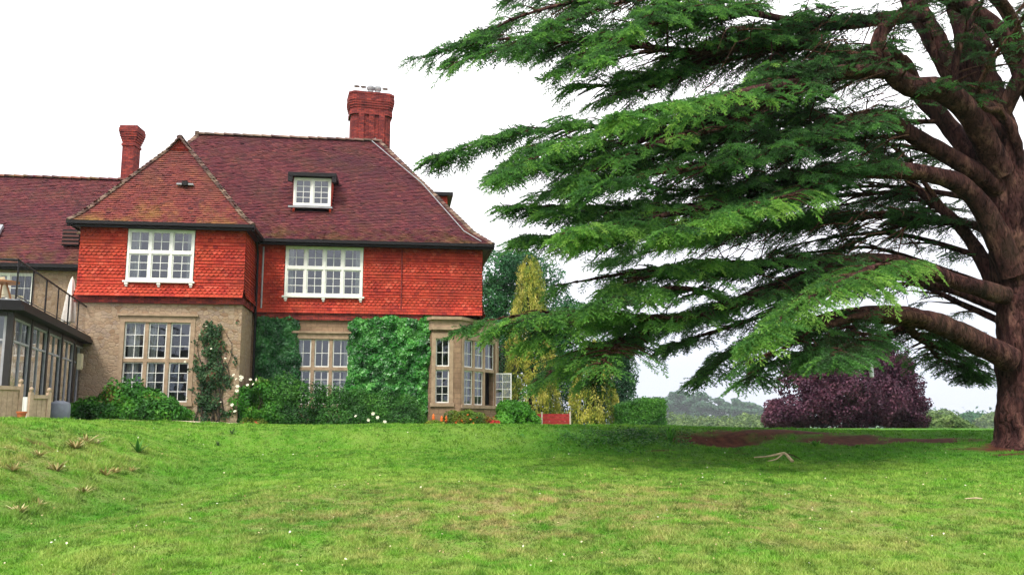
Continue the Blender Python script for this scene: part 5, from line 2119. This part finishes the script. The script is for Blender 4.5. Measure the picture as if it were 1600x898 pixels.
def put_frond(p, d_, up, s, t):
    fr_o.append(p)
    fr_x.append(d_)
    fr_up.append(up)
    fr_s.append(s)
    fr_t.append(t)


def side_branch(p, d_, L, r0, dens, tone, droop):
    """a side branch in its own flat plane, fringed with sprays"""
    n = max(5, int(L / 0.16))
    d_ = unit(np.array(d_))
    pts = [np.array(p)]
    h = unit(np.array((d_[0], d_[1], 0)))
    pit = d_[2]
    wob = rng.normal() * 0.25
    for i_ in range(n):
        f = (i_ + 1) / n
        az_ = wob * f
        hh = np.array((h[0] * math.cos(az_) - h[1] * math.sin(az_), h[0] * math.sin(az_) + h[1] * math.cos(az_), 0))
        v = hh + np.array((0, 0, pit - droop * f * f + rng.normal() * 0.05))
        pts.append(pts[-1] + unit(v) * L / n)
    pts = np.array(pts)
    twigs.add(*tube_np(pts, np.linspace(r0, 0.004, len(pts)), 5))
    T = unit(np.gradient(pts, axis=0))
    sd = 1
    for i_ in range(1, len(pts)):
        f = i_ / (len(pts) - 1)
        if rng.random() > dens or (dens < 0.9 and vnoise(pts[i_] * np.array((1.0, 1.0, 1.7)) + 40.0) < 0.40):
            continue
        for sd in (-1, 1):
            if rng.random() < 0.12:
                continue
            S = unit(np.cross(T[i_], (0, 0, 1))) * sd
            a = R(rng.uniform(38, 68)) * (1 - 0.35 * f)
            dd = T[i_] * math.cos(a) + S * math.sin(a)
            dd[2] -= rng.uniform(0.0, 0.25) + 0.18 * f
            up = unit(np.array((0, 0, 1.0)) + 0.28 * rng.normal(size=3))
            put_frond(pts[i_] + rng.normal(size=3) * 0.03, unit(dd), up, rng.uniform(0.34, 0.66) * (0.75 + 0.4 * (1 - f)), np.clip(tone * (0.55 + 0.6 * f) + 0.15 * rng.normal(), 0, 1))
    put_frond(pts[-1], unit(T[-1] + (0, 0, -0.1)), np.array((0, 0, 1.0)), rng.uniform(0.35, 0.5), np.clip(tone + 0.1, 0, 1))


def limb(pix, fol=1400.0, tone=0.4, slen=1.7, gap=0.26, dens=0.85, bare=0.0, build=True, droop=0.35, aux=None):
    """pix rows: px, py, Y, radius; foliage begins where px < fol"""
    P = np.array([np.append(at(a, b, c), r_) for a, b, c, r_ in pix])
    C = catmull(P, 0.22)
    jit = np.zeros_like(C)
    s = np.linspace(0, len(C) * 0.22, len(C))
    for ax_ in range(3):
        jit[:, ax_] = 0.10 * (vnoise(np.stack([s * 0.7, s * 0 + ax_ * 5.1 + P[0, 0], s * 0 + P[-1, 2]], -1)) - 0.5) * sst(s / 2)
    C = C + jit
    r_ = np.maximum(C[:, 3], 0.006)
    if build:
        if P[0, 3] > 0.15:
            fi = np.linspace(0, len(C) - 1, len(C) * 2 - 1)
            Cf = np.stack([np.interp(fi, np.arange(len(C)), C[:, k]) for k in range(3)], 1)
            V, Q = tube_np(Cf, np.interp(fi, np.arange(len(C)), r_), 22, 0.17, P[0, 1])
        else:
            V, Q = tube_np(C[:, :3], r_, 8, 0.14, P[0, 1])
        nb_l = NB()
        nb_l.add(V - cfoot, Q)
        nb_l.build('limb', cedarbark, cedar, True)
    else:
        twigs.add(*tube_np(C[:, :3], r_, 7, 0.08, P[0, 1]))
    C = C[:, :3]
    T = unit(np.gradient(C, axis=0))
    dist = np.concatenate([[0], np.cumsum(np.linalg.norm(np.diff(C, axis=0), axis=1))])
    total = dist[-1]
    pxs = 800 + F * C[:, 0] / (C[:, 1] * CT + (C[:, 2] - 1.6) * ST)
    start = dist[np.argmax(pxs < fol)] if (pxs < fol).any() else total * 0.35
    nxt = start
    sd = 1
    while nxt < total:
        i_ = int(np.searchsorted(dist, nxt))
        i_ = min(i_, len(C) - 1)
        f = (nxt - start) / max(total - start, 0.1)
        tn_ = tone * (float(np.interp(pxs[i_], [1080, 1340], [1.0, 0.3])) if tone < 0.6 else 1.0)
        env = (0.55 + 0.45 * math.sin(math.pi * min(1, f * 1.15) ** 0.8)) * (1 - 0.72 * max(0, f - 0.5) / 0.5)
        for sd in (-1, 1):
            if rng.random() < 0.10:
                continue
            S = unit(np.cross(T[i_], (0, 0, 1))) * sd
            a = R(rng.uniform(42, 78)) * (1 - 0.35 * f)
            d_ = T[i_] * math.cos(a) + S * math.sin(a)
            d_[2] = d_[2] * 0.5 + rng.uniform(-0.12, 0.16)
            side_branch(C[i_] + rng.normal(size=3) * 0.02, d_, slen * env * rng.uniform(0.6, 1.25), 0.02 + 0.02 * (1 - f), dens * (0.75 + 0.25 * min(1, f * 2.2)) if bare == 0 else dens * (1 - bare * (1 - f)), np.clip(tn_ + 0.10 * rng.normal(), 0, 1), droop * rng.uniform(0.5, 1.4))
        nxt += gap * rng.uniform(0.7, 1.4)
    # the leading tip
    side_branch(C[-1] - T[-1] * 0.35, T[-1], 0.35, 0.01, 1.0, tone + 0.08, droop)
    # lesser boughs that leave the limb on its way and run beside it, nearer and farther
    if aux is None:
        aux = 2 if fol > 1000 and tone < 0.5 else 0
    for k in range(aux):
        wg = np.clip(np.linspace(-0.35, 1, len(pix)), 0, 1)
        dY, dx, dy = rng.uniform(0.9, 2.8) * (1 if k % 2 else -1), rng.uniform(25, 110), rng.uniform(-40, 32 if P[-1, 2] > at(900, 400, P[-1, 1])[2] else 12)
        p2 = [(a + dx * g_, b + dy * g_, c + dY * g_, max(0.008, r0 * (0.62 if g_ > 0 else 0.3))) for (a, b, c, r0), g_ in zip(pix, wg)]
        i0 = max(0, int(np.argmax(wg > 0)) - 1)
        limb(p2[i0:], fol, np.clip(tone - 0.07 * np.sign(dY) + 0.06 * rng.normal(), 0.05, 1), slen * rng.uniform(0.8, 1.1), gap * 1.15, dens, 0.0, False, droop, 0)


# trunk: one tapering stem with the roots spread at its foot
tp = np.array([np.append(at(a, b, c), r_) for a, b, c, r_ in ((1608, 704, 22, 1.05), (1606, 688, 22, 0.78), (1602, 655, 22, 0.64), (1598, 560, 22, 0.60), (1598, 470, 22, 0.62), (1591, 390, 22, 0.64), (1579, 310, 22, 0.56),
                                                              (1562, 240, 22, 0.5), (1542, 160, 22.2, 0.45), (1522, 80, 22.4, 0.42), (1502, 0, 22.8, 0.38), (1490, -120, 23, 0.3), (1485, -300, 23.2, 0.14), (1482, -420, 23.2, 0.04))])
tcv = catmull(tp, 0.09)
V, Q = tube_np(tcv[:, :3], tcv[:, 3], 56, 0.2)
nbt = NB()
nbt.add(V - cfoot, Q)
nbt.build('trunk', cedarbark, cedar, True)

# leaders
limb([(1562, 262, 22.3, 0.34), (1510, 150, 22.8, 0.33), (1465, 70, 23.2, 0.30), (1425, 0, 23.5, 0.27), (1390, -100, 23.8, 0.2), (1370, -250, 24, 0.08)], -999, 0.3, 1.6, 0.5)
limb([(1620, 390, 21.8, 0.3), (1640, 260, 21.7, 0.27), (1608, 130, 21.6, 0.25), (1568, 58, 21.5, 0.23), (1525, 18, 21.5, 0.2), (1470, -10, 21.4, 0.15), (1400, -50, 21.2, 0.08), (1300, -70, 21, 0.02)], 1500, 0.25, 1.5, 0.35)
limb([(1575, 340, 22.7, 0.28), (1525, 255, 23.3, 0.27), (1475, 190, 23.8, 0.24), (1438, 148, 24, 0.2), (1408, 98, 24.2, 0.17), (1376, 76, 24.5, 0.13), (1320, 94, 24.8, 0.10), (1240, 130, 25.2, 0.07), (1140, 150, 25.4, 0.045), (1030, 165, 25.5, 0.01)], 1400, 0.25, 1.7, 0.28)
limb([(1592, 262, 21.55, 0.10), (1590, 225, 21.4, 0.115), (1572, 190, 21.3, 0.12), (1548, 168, 21.3, 0.12), (1515, 163, 21.3, 0.11), (1490, 130, 21.2, 0.10), (1500, 70, 21.0, 0.08), (1530, 10, 20.8, 0.05), (1560, -40, 20.8, 0.02)], 1508, 0.15, 0.8, 0.3, 0.8)
# the S-shaped limb and what grows from it
limb([(1565, 270, 21.6, 0.3), (1515, 178, 21, 0.29), (1470, 142, 20.6, 0.27), (1420, 136, 20.3, 0.25), (1385, 105, 20, 0.21), (1370, 70, 19.9, 0.18), (1388, 38, 19.9, 0.16), (1430, 8, 20, 0.12), (1465, -50, 20, 0.05)], -999, 0.3, 1.2, 0.4)
limb([(1388, 112, 20, 0.19), (1330, 112, 19.8, 0.17), (1270, 122, 19.6, 0.14), (1190, 160, 19.3, 0.11), (1100, 198, 19, 0.085), (1000, 220, 18.8, 0.06), (900, 240, 18.6, 0.035), (820, 262, 18.5, 0.012)], 1375, 0.35, 1.8, 0.24, 0.8)
limb([(1190, 160, 19.3, 0.09), (1090, 180, 18.8, 0.075), (980, 193, 18.5, 0.06), (870, 200, 18.3, 0.04), (770, 222, 18.1, 0.025), (690, 245, 18, 0.008)], 1080, 0.4, 1.25, 0.24, 0.9)
limb([(1270, 122, 19.6, 0.10), (1200, 138, 18.0, 0.09), (1120, 156, 16.6, 0.075), (1040, 168, 15.6, 0.05), (960, 182, 15.0, 0.02)], 1180, 0.63, 0.85, 0.24, 0.9, droop=0.6)
# high limbs
limb([(1445, 22, 22.8, 0.2), (1390, 30, 22.3, 0.17), (1320, 38, 22, 0.15), (1250, 36, 21.7, 0.13), (1170, 65, 21.4, 0.10), (1080, 80, 21, 0.08), (960, 66, 20.6, 0.055), (860, 58, 20.3, 0.04), (760, 66, 20, 0.025), (668, 88, 19.8, 0.008)], 1345, 0.3, 1.7, 0.24, 0.85)
limb([(1480, -60, 22.6, 0.2), (1380, -60, 22, 0.17), (1250, -50, 21.5, 0.14), (1100, -30, 21.2, 0.1), (950, -8, 21, 0.06), (820, 22, 20.7, 0.03), (735, 62, 20.5, 0.008)], 1285, 0.3, 1.8, 0.26, 0.85)
limb([(1485, -150, 23, 0.17), (1300, -160, 23.4, 0.14), (1100, -120, 23.6, 0.09), (920, -60, 23.6, 0.05), (790, 0, 23.5, 0.01)], 1335, 0.25, 1.9, 0.32, 0.8)
limb([(1250, 36, 21.7, 0.10), (1160, 20, 20.5, 0.08), (1060, 30, 19.5, 0.06), (960, 60, 18.8, 0.035), (880, 110, 18.4, 0.01)], 1190, 0.4, 1.5, 0.26, 0.85)
limb([(1170, 65, 21.4, 0.08), (1080, 110, 21.5, 0.065), (970, 130, 21.5, 0.045), (880, 140, 21.4, 0.01)], 1110, 0.35, 1.5, 0.28, 0.85)
# middle limbs
limb([(1560, 296, 21.8, 0.25), (1490, 247, 21.4, 0.22), (1430, 213, 21, 0.2), (1378, 182, 20.7, 0.165), (1330, 190, 20.2, 0.12), (1260, 215, 19.8, 0.10), (1160, 245, 19.3, 0.075), (1060, 262, 18.9, 0.055), (950, 275, 18.5, 0.035), (850, 300, 18.2, 0.01)], 1385, 0.35, 1.7, 0.24, 0.82)
limb([(1582, 430, 21.7, 0.34), (1548, 345, 21.5, 0.28), (1510, 294, 21.2, 0.235), (1450, 271, 20.9, 0.21), (1380, 265, 20.6, 0.185), (1300, 274, 20.2, 0.155), (1220, 300, 19.8, 0.12), (1120, 318, 19.3, 0.09), (1010, 326, 18.9, 0.065), (900, 322, 18.6, 0.04), (805, 320, 18.4, 0.008)], 1385, 0.4, 1.7, 0.23, 0.85)
limb([(1220, 300, 19.8, 0.09), (1120, 340, 19, 0.075), (1000, 362, 18.5, 0.05), (900, 368, 18.2, 0.03), (805, 372, 18.0, 0.008)], 1170, 0.45, 1.4, 0.25, 0.88)
limb([(1300, 274, 20.2, 0.10), (1262, 298, 18.6, 0.08), (1205, 318, 17.2, 0.06), (1130, 338, 16.3, 0.04), (1050, 365, 15.8, 0.012)], 1270, 0.63, 0.9, 0.22, 0.92, droop=0.6)
limb([(1562, 358, 22.8, 0.12), (1480, 345, 23.2, 0.10), (1390, 335, 23.5, 0.08), (1300, 345, 24, 0.065), (1180, 362, 24.5, 0.05), (1050, 385, 25, 0.03), (950, 408, 25.3, 0.008)], 1500, 0.28, 1.7, 0.3, 0.85)
limb([(1568, 470, 22.6, 0.22), (1532, 402, 23, 0.19), (1492, 345, 23.4, 0.15), (1440, 300, 23.8, 0.11), (1380, 245, 24.2, 0.09), (1300, 205, 24.5, 0.07), (1200, 195, 25, 0.05), (1080, 200, 25.2, 0.035), (980, 215, 25.5, 0.01)], 1440, 0.25, 1.8, 0.3, 0.85)
# thin boughs of the far side, seen between the limbs
for y0, y1, Y0, Y1, x1 in ((300, 300, 23.5, 27, 1180), (385, 372, 23.2, 26, 1210), (425, 395, 23.6, 27.5, 1150), (340, 318, 23.4, 28, 1250), (470, 452, 23.0, 26, 1260), (250, 235, 23.6, 27, 1220), (520, 500, 23.0, 25.5, 1300)):
    limb([(1580, y0 + 40, Y0 - 0.6, 0.10), (1510, y0 + 8, Y0, 0.085), ((1510 + x1) / 2 + 40, y1 - 8, (Y0 + Y1) / 2, 0.055), ((1510 + x1) / 2 - 60, y1, (Y0 + 2 * Y1) / 3, 0.035), (x1, y1 + 18, Y1, 0.008)], 1530, 0.3, 1.35, 0.34, 0.85, aux=0)
# low limbs
limb([(1572, 462, 21.6, 0.22), (1500, 441, 21.2, 0.19), (1440, 419, 20.9, 0.17), (1370, 406, 20.5, 0.15), (1300, 415, 20.1, 0.13), (1220, 446, 19.6, 0.11), (1140, 474, 19.2, 0.09), (1050, 494, 18.8, 0.07), (940, 488, 18.4, 0.05), (840, 488, 18.1, 0.028), (740, 508, 17.9, 0.008)], 1315, 0.45, 1.4, 0.23, 0.85, aux=1)
limb([(1300, 415, 20.1, 0.09), (1180, 412, 19.1, 0.075), (1050, 420, 18.6, 0.055), (950, 430, 18.3, 0.035), (870, 446, 18.1, 0.008)], 1240, 0.42, 1.4, 0.25, 0.85, aux=1)
limb([(1050, 494, 18.8, 0.055), (980, 530, 18.7, 0.045), (900, 562, 18.5, 0.03), (838, 596, 18.4, 0.008)], 1030, 0.42, 1.3, 0.24, 0.85, aux=2)
limb([(1572, 482, 22.4, 0.19), (1470, 443, 22.8, 0.16), (1390, 430, 23, 0.13), (1285, 427, 23.2, 0.11), (1160, 472, 23.4, 0.09), (1060, 505, 23.6, 0.065), (960, 535, 23.6, 0.04), (870, 575, 23.6, 0.01)], 1365, 0.25, 1.5, 0.27, 0.8, aux=1)
limb([(1285, 427, 23.2, 0.08), (1200, 488, 22.5, 0.06), (1110, 520, 22, 0.04), (1045, 540, 21.8, 0.008)], 1270, 0.25, 1.3, 0.26, 0.8, aux=0)
limb([(1576, 562, 21.6, 0.32), (1522, 531, 21.1, 0.28), (1470, 506, 20.7, 0.25), (1410, 494, 20.3, 0.22), (1340, 493, 19.9, 0.17), (1270, 503, 19.4, 0.13), (1200, 528, 19, 0.09), (1135, 560, 18.6, 0.045), (1098, 592, 18.4, 0.008)], 1330, 0.3, 1.25, 0.26, 0.75, aux=1)
limb([(1412, 495, 20.6, 0.12), (1432, 525, 21.5, 0.09), (1482, 553, 22.6, 0.05), (1540, 584, 23.4, 0.01)], 1470, 0.35, 0.8, 0.28, 0.8, aux=0)
limb([(1340, 493, 19.9, 0.09), (1330, 522, 19.0, 0.065), (1300, 546, 18.4, 0.04), (1268, 562, 18, 0.008)], 1336, 0.4, 1.0, 0.26, 0.8, aux=1)
limb([(1430, 497, 20.8, 0.11), (1400, 518, 21.6, 0.09), (1330, 540, 22.2, 0.065), (1250, 556, 22.6, 0.04), (1180, 572, 22.8, 0.01)], 1415, 0.25, 1.3, 0.25, 0.82, aux=1)
limb([(1470, 506, 20.9, 0.10), (1450, 535, 22.0, 0.07), (1470, 562, 23.0, 0.045), (1520, 585, 24.0, 0.01)], 1480, 0.3, 0.9, 0.27, 0.8, aux=0)
# bright near boughs hanging towards the viewer
limb([(1440, 419, 20.9, 0.11), (1400, 412, 19.4, 0.09), (1350, 424, 18, 0.07), (1290, 452, 16.9, 0.045), (1230, 490, 16.2, 0.025), (1178, 535, 15.7, 0.008)], 1420, 0.70, 1.0, 0.2, 0.95, droop=0.75)
limb([(1120, 318, 19.3, 0.07), (1060, 330, 17.6, 0.05), (980, 345, 16.6, 0.035), (910, 365, 16.0, 0.01)], 1090, 0.58, 0.9, 0.24, 0.9, droop=0.55)
limb([(1140, 474, 19.2, 0.07), (1080, 452, 17.8, 0.05), (1000, 455, 16.8, 0.03), (930, 475, 16.2, 0.01)], 1110, 0.55, 0.9, 0.25, 0.9, droop=0.5)
limb([(1100, 198, 19, 0.07), (1030, 225, 17.8, 0.05), (960, 250, 17.2, 0.03), (890, 285, 16.9, 0.01)], 1080, 0.56, 0.9, 0.27, 0.9, droop=0.5)
limb([(940, 488, 18.4, 0.04), (880, 505, 17.3, 0.03), (830, 530, 16.8, 0.01)], 925, 0.6, 0.8, 0.24, 0.9, droop=0.5)
# the far side of the crown, beyond the right edge
limb([(1610, 420, 21.8, 0.25), (1720, 380, 21.4, 0.2), (1840, 370, 21, 0.13), (1980, 390, 20.6, 0.06), (2100, 430, 20.3, 0.01)], -999, 0.4, 1.8, 0.4, 0.8)
limb([(1600, 300, 22.2, 0.22), (1700, 230, 22.8, 0.17), (1830, 200, 23.4, 0.1), (1980, 220, 24, 0.02)], -999, 0.35, 1.8, 0.4, 0.8)
limb([(1610, 500, 22.4, 0.2), (1680, 470, 24, 0.16), (1760, 480, 26, 0.1), (1830, 510, 28, 0.02)], -999, 0.35, 1.8, 0.4, 0.8)
limb([(1600, 330, 22.6, 0.2), (1610, 260, 24.5, 0.16), (1600, 240, 27, 0.1), (1560, 250, 30, 0.02)], -999, 0.3, 1.8, 0.45, 0.8)
limb([(1556, 200, 22, 0.2), (1600, 110, 21.3, 0.18), (1640, 50, 20.5, 0.15), (1680, 20, 19, 0.09), (1720, 20, 17.5, 0.02)], -999, 0.4, 1.6, 0.45, 0.8)

# lesser boughs that fill the inner crown
limb([(1388, 108, 20.2, 0.10), (1330, 84, 20.8, 0.09), (1250, 74, 21.2, 0.075), (1150, 92, 21.4, 0.055), (1060, 112, 21.4, 0.035), (980, 128, 21.2, 0.01)], 1365, 0.32, 1.4, 0.26, 0.82, build=False, aux=2)
for x0, y0, Y0 in ((1378, 182, 20.7), (1430, 213, 21.0), (1380, 265, 20.6), (1388, 108, 20.0), (1320, 38, 22.0), (1408, 98, 24.2), (1475, 190, 23.8), (1440, 300, 23.8),
                   (1330, 112, 19.8), (1380, 265, 20.6), (1370, 406, 20.5), (1390, 30, 22.3), (1492, 345, 23.4)):
    dx = rng.uniform(170, 300)
    dy = rng.uniform(-5, 85)
    dY = rng.uniform(-2.2, 1.6)
    limb([(x0, y0, Y0, 0.075), (x0 - dx * 0.35, y0 + dy * 0.05, Y0 + dY * 0.4, 0.06), (x0 - dx * 0.7, y0 + dy * 0.4, Y0 + dY * 0.75, 0.04), (x0 - dx, y0 + dy, Y0 + dY, 0.008)], x0 - 25, 0.3, 1.3, 0.28, 0.8, build=False, aux=0)

# bare hanging twigs inside the crown
for _ in range(260):
    px, py, Y = rng.uniform(1080, 1420), rng.uniform(10, 430), rng.uniform(18.0, 23.5)
    p = at(px, py, Y)
    d_ = unit(np.array((rng.normal() - 0.8, rng.normal() * 0.7, rng.uniform(-0.9, 0.1))))
    L = rng.uniform(0.4, 1.2)
    md = p + d_ * L * 0.5 + rng.normal(size=3) * 0.1
    pts = catmull(np.vstack([p, md, p + d_ * L + np.array((0, 0, -0.2 * L))]), 0.2)
    twigs.add(*tube_np(pts, np.linspace(0.018, 0.005, len(pts)), 4))
ob = twigs.build('twigs', twigbark, cedar)
ob.data.transform(__import__('mathutils').Matrix.Translation(-Vector(cfoot)))

fo, fx, fu, fs, ft_ = np.array(fr_o), np.array(fr_x), np.array(fr_up), np.array(fr_s), np.array(fr_t)
print('fronds', len(fo))
Yv = unit(np.cross(fu, fx))
Zv = np.cross(fx, Yv)
Vs, Ts = [], []
kind = rng.integers(0, len(FT), len(fo))
for k, T_ in enumerate(FT):
    s_ = np.where(kind == k)[0]
    M = np.stack([fx[s_], Yv[s_], Zv[s_]], 2) * fs[s_][:, None, None]
    W = np.einsum('nij,mj->nmi', M, T_) + (fo[s_] - cfoot)[:, None, :]
    Vs.append(W.reshape(-1, 3))
    nt_ = len(T_) // 3
    along = T_.reshape(-1, 3, 3)[:, 0, 0]
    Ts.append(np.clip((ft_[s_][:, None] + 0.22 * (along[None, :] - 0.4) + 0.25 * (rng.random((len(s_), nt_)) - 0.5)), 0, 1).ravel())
V = np.vstack(Vs)
print('needle tris', len(V) // 3)
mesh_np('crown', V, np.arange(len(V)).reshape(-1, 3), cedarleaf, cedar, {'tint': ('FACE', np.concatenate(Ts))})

# pale tube hanging on a cord under the bough
p = at(1360, 552, 19.4)
fd = empty('bird_feeder', p, 0, 'pale grey tube hanging on a cord under the low cedar bough', 'bird feeder')
mb = MB()
mb.lathe([(0.02, -0.52), (0.05, -0.5), (0.045, -0.49), (0.045, -0.03), (0.05, -0.02), (0.01, 0.02)], (0, 0), 12)
mb.build('tube', feederm, fd)
mb = MB()
mb.tube([(0, 0, 0.02), (-0.02, 0, 0.4), (-0.05, 0, 0.85)], 0.006, 4)
mb.build('cord', feederm, fd)

# ------------------------------------------------------------------ things on the lawn
def on_ground(px, py):
    xc, yc = (px - 800) / F, -(py - 449) / F
    dv = np.array((xc, CT - yc * ST, ST + yc * CT))
    t = np.linspace(4, 40, 1500)
    Pp = np.array((0, 0, 1.6)) + dv[None] * t[:, None]
    below = Pp[:, 2] < ground(Pp[:, 0], Pp[:, 1])
    i_ = int(np.argmax(below)) if below.any() else len(t) - 1
    return Pp[i_]


q = on_ground(1228, 722)
br_ = empty('fallen_branch', q, 0, 'bleached fallen branch lying on the shaded lawn', 'branch')
mb = MB()
m1 = lambda pts, r0, r1: mb.tube(catmull(np.array(pts, float), 0.06), np.linspace(r0, r1, len(catmull(np.array(pts, float), 0.06))), 7)
m1([(0.12, -0.1, 0.02), (0.07, 0, 0.1), (0.0, 0.05, 0.19), (-0.12, 0.1, 0.17), (-0.35, 0.15, 0.12), (-0.62, 0.2, 0.1)], 0.035, 0.012)
m1([(-0.05, 0.08, 0.17), (-0.2, 0.0, 0.07), (-0.4, -0.05, 0.03)], 0.02, 0.008)
mb.build('wood', deadwood, br_)
mb = MB()
m1([(0.02, 0.05, 0.18), (0.18, 0.12, 0.15), (0.4, 0.2, 0.04)], 0.014, 0.006)
m1([(0.18, 0.12, 0.15), (0.28, 0.2, 0.13)], 0.008, 0.004)
mb.build('twig', twigbark, br_)
q = on_ground(1526, 782)
mb = MB()
mb.tube([(-0.16, 0, 0.03), (0.0, 0.02, 0.035), (0.08, 0, 0.03)], [0.006, 0.012, 0.009], 6)
o = mb.build('stick', deadwood)
o.location = tuple(q)
tag(o, 'short pale stick lying on the lawn near the right edge', 'stick')

# pale fallen leaves and daisies over the grass
n = 300
d = 7.5 * (24 / 7.5) ** rng.random(n)
a = (rng.random(n) - 0.5) * R(62)
x, y = d * np.tan(a), d
P = np.stack([x, y, ground(x, y) + 0.045], 1)
V, Fc = leaves(P, np.tile((0, -0.3, 1.0), (n, 1)), 0.018 + 0.0008 * d, 0.75, 0.5, 0)
o = mesh_np('fallen_leaves', V, Fc, pebblem, None, {'tint': ('FACE', rng.random(n))})
tag(o, 'pale fallen leaves and daisies scattered over the lawn', 'fallen leaves', None, 'stuff')


def weed(px, py, h, n, m_, label, cat, group=None, spiky=False):
    q_ = on_ground(px, py)
    mb_ = NB()
    if m_ is dryleaf:
        n *= 3
    for k in range(n):
        az_ = rng.random() * 2 * math.pi
        l = h * rng.uniform(0.6, 1.15)
        out = rng.uniform(0.25, 1.0) * (0.5 if spiky else 1.0)
        pts = []
        for t in np.linspace(0, 1, 6):
            pts.append((math.cos(az_) * out * l * t * (1.6 if m_ is dryleaf else 1), math.sin(az_) * out * l * t, l * (t * (0.8 if m_ is dryleaf else 1) - 0.35 * out * t * t)))
        pts = np.array(pts) - (0, 0, 0.02)
        sdv = np.array((-math.sin(az_), math.cos(az_), 0))
        wd = (0.018 if spiky else 0.017 if m_ is dryleaf else 0.03) * np.array((0.6, 1, 1, 0.9, 0.6, 0.05)) * h / 0.3
        V_ = np.vstack([pts - sdv * wd[:, None], pts + sdv * wd[:, None]])
        Q_ = np.array([(i_, i_ + 6, i_ + 7, i_ + 1) for i_ in range(5)])
        mb_.add(V_, Q_, np.full(5, rng.random()))
    o_ = mb_.build('weed_plant' if m_ is not dryleaf else 'dry_tuft', m_)
    o_.location = tuple(q_)
    return tag(o_, label, cat, group)


weed(1048, 692, 0.5, 12, brightleaf, 'tall spiky weed at the right end of the weed patch on the bank', 'weed', None, True)
weed(1275, 697, 0.22, 26, brightleaf, 'light green leafy weed under the bare earth of the bank', 'weed')
weed(362, 678, 0.2, 20, paleleaf, 'pale leafy weed near the top of the lawn before the rose', 'weed')
weed(340, 696, 0.16, 18, paleleaf, 'pale leafy weed lower on the slope before the large shrub', 'weed')
weed(216, 706, 0.28, 16, hedgeleaf, 'dark upright weed on the left bank', 'weed')
weed(580, 662, 0.25, 12, brightleaf, 'tuft of tall grass at the foot of the dark hedge', 'grass tuft', None, True)
for i_, (x, y, h) in enumerate(((135, 692, 0.3), (88, 735, 0.26), (165, 742, 0.24), (60, 712, 0.2), (118, 700, 0.3), (30, 800, 0.2), (130, 770, 0.2), (60, 790, 0.18), (20, 735, 0.2), (205, 735, 0.14), (150, 693, 0.2), (180, 738, 0.2))):
    weed(x, y, h, 11, dryleaf, ('dry straw tuft beside the dark hole, top of the bank', 'dry straw tuft sprawling midway down the left bank', 'dry straw tuft right of the sprawling one', 'small dry tuft left of the dark hole',
                                'dry straw tuft just right of the dark hole', 'dry tuft lowest on the left bank', 'dry tuft below the middle of the bank', 'dry tuft beside the lowest tuft', 'dry tuft at the left edge of the photo',
                                'smallest dry tuft, nearest the mown slope', 'pale dry tuft at the upper right of the bank', 'dry tuft between two larger ones')[i_], 'dry grass tuft', 'dry straw tufts on the left bank')
# the patch of low weeds on the bank
P = []
for _ in range(190):
    q = on_ground(rng.normal(975, 52), 672 + abs(rng.normal()) * 14 + rng.random() * 6)
    m_ = rng.integers(10, 22)
    P.append(q + np.stack([rng.normal(size=m_) * 0.11, rng.normal(size=m_) * 0.11, np.abs(rng.normal(size=m_)) * 0.07 + 0.02], 1))
P = np.vstack(P)
V, Fc = leaves(P, np.tile((0, -0.4, 1.0), (len(P), 1)), 0.08, 0.4, 0.6, 0)
o = mesh_np('weeds', V, Fc, rhodoleaf, None, {'tint': ('FACE', np.clip(tints(P, 1.5, 0.8), 0, 0.95))})
tag(o, 'patch of low leafy weeds on the shaded bank', 'weeds', None, 'stuff')

# ------------------------------------------------------------------ the damp air over the park
hzm = bpy.data.materials.new('damp_air')
hzm.use_nodes = True
n = NT(hzm)
n.t.nodes.remove(n.b)
pv_ = n.n('ShaderNodeVolumePrincipled')
pv_.inputs['Color'].default_value = (0.86, 0.91, 1.0, 1)
pv_.inputs['Density'].default_value = 0.00016
pv_.inputs['Anisotropy'].default_value = 0.0
n.l(pv_.outputs[0], n.t.nodes['Material Output'].inputs['Volume'])
mb = MB()
mb.box(-2700, 2700, -200, 4200, -9.5, 31)
o = mb.build('haze', hzm, attrs=False)
tag(o, 'thin damp air lying over the park', 'haze', None, 'stuff')
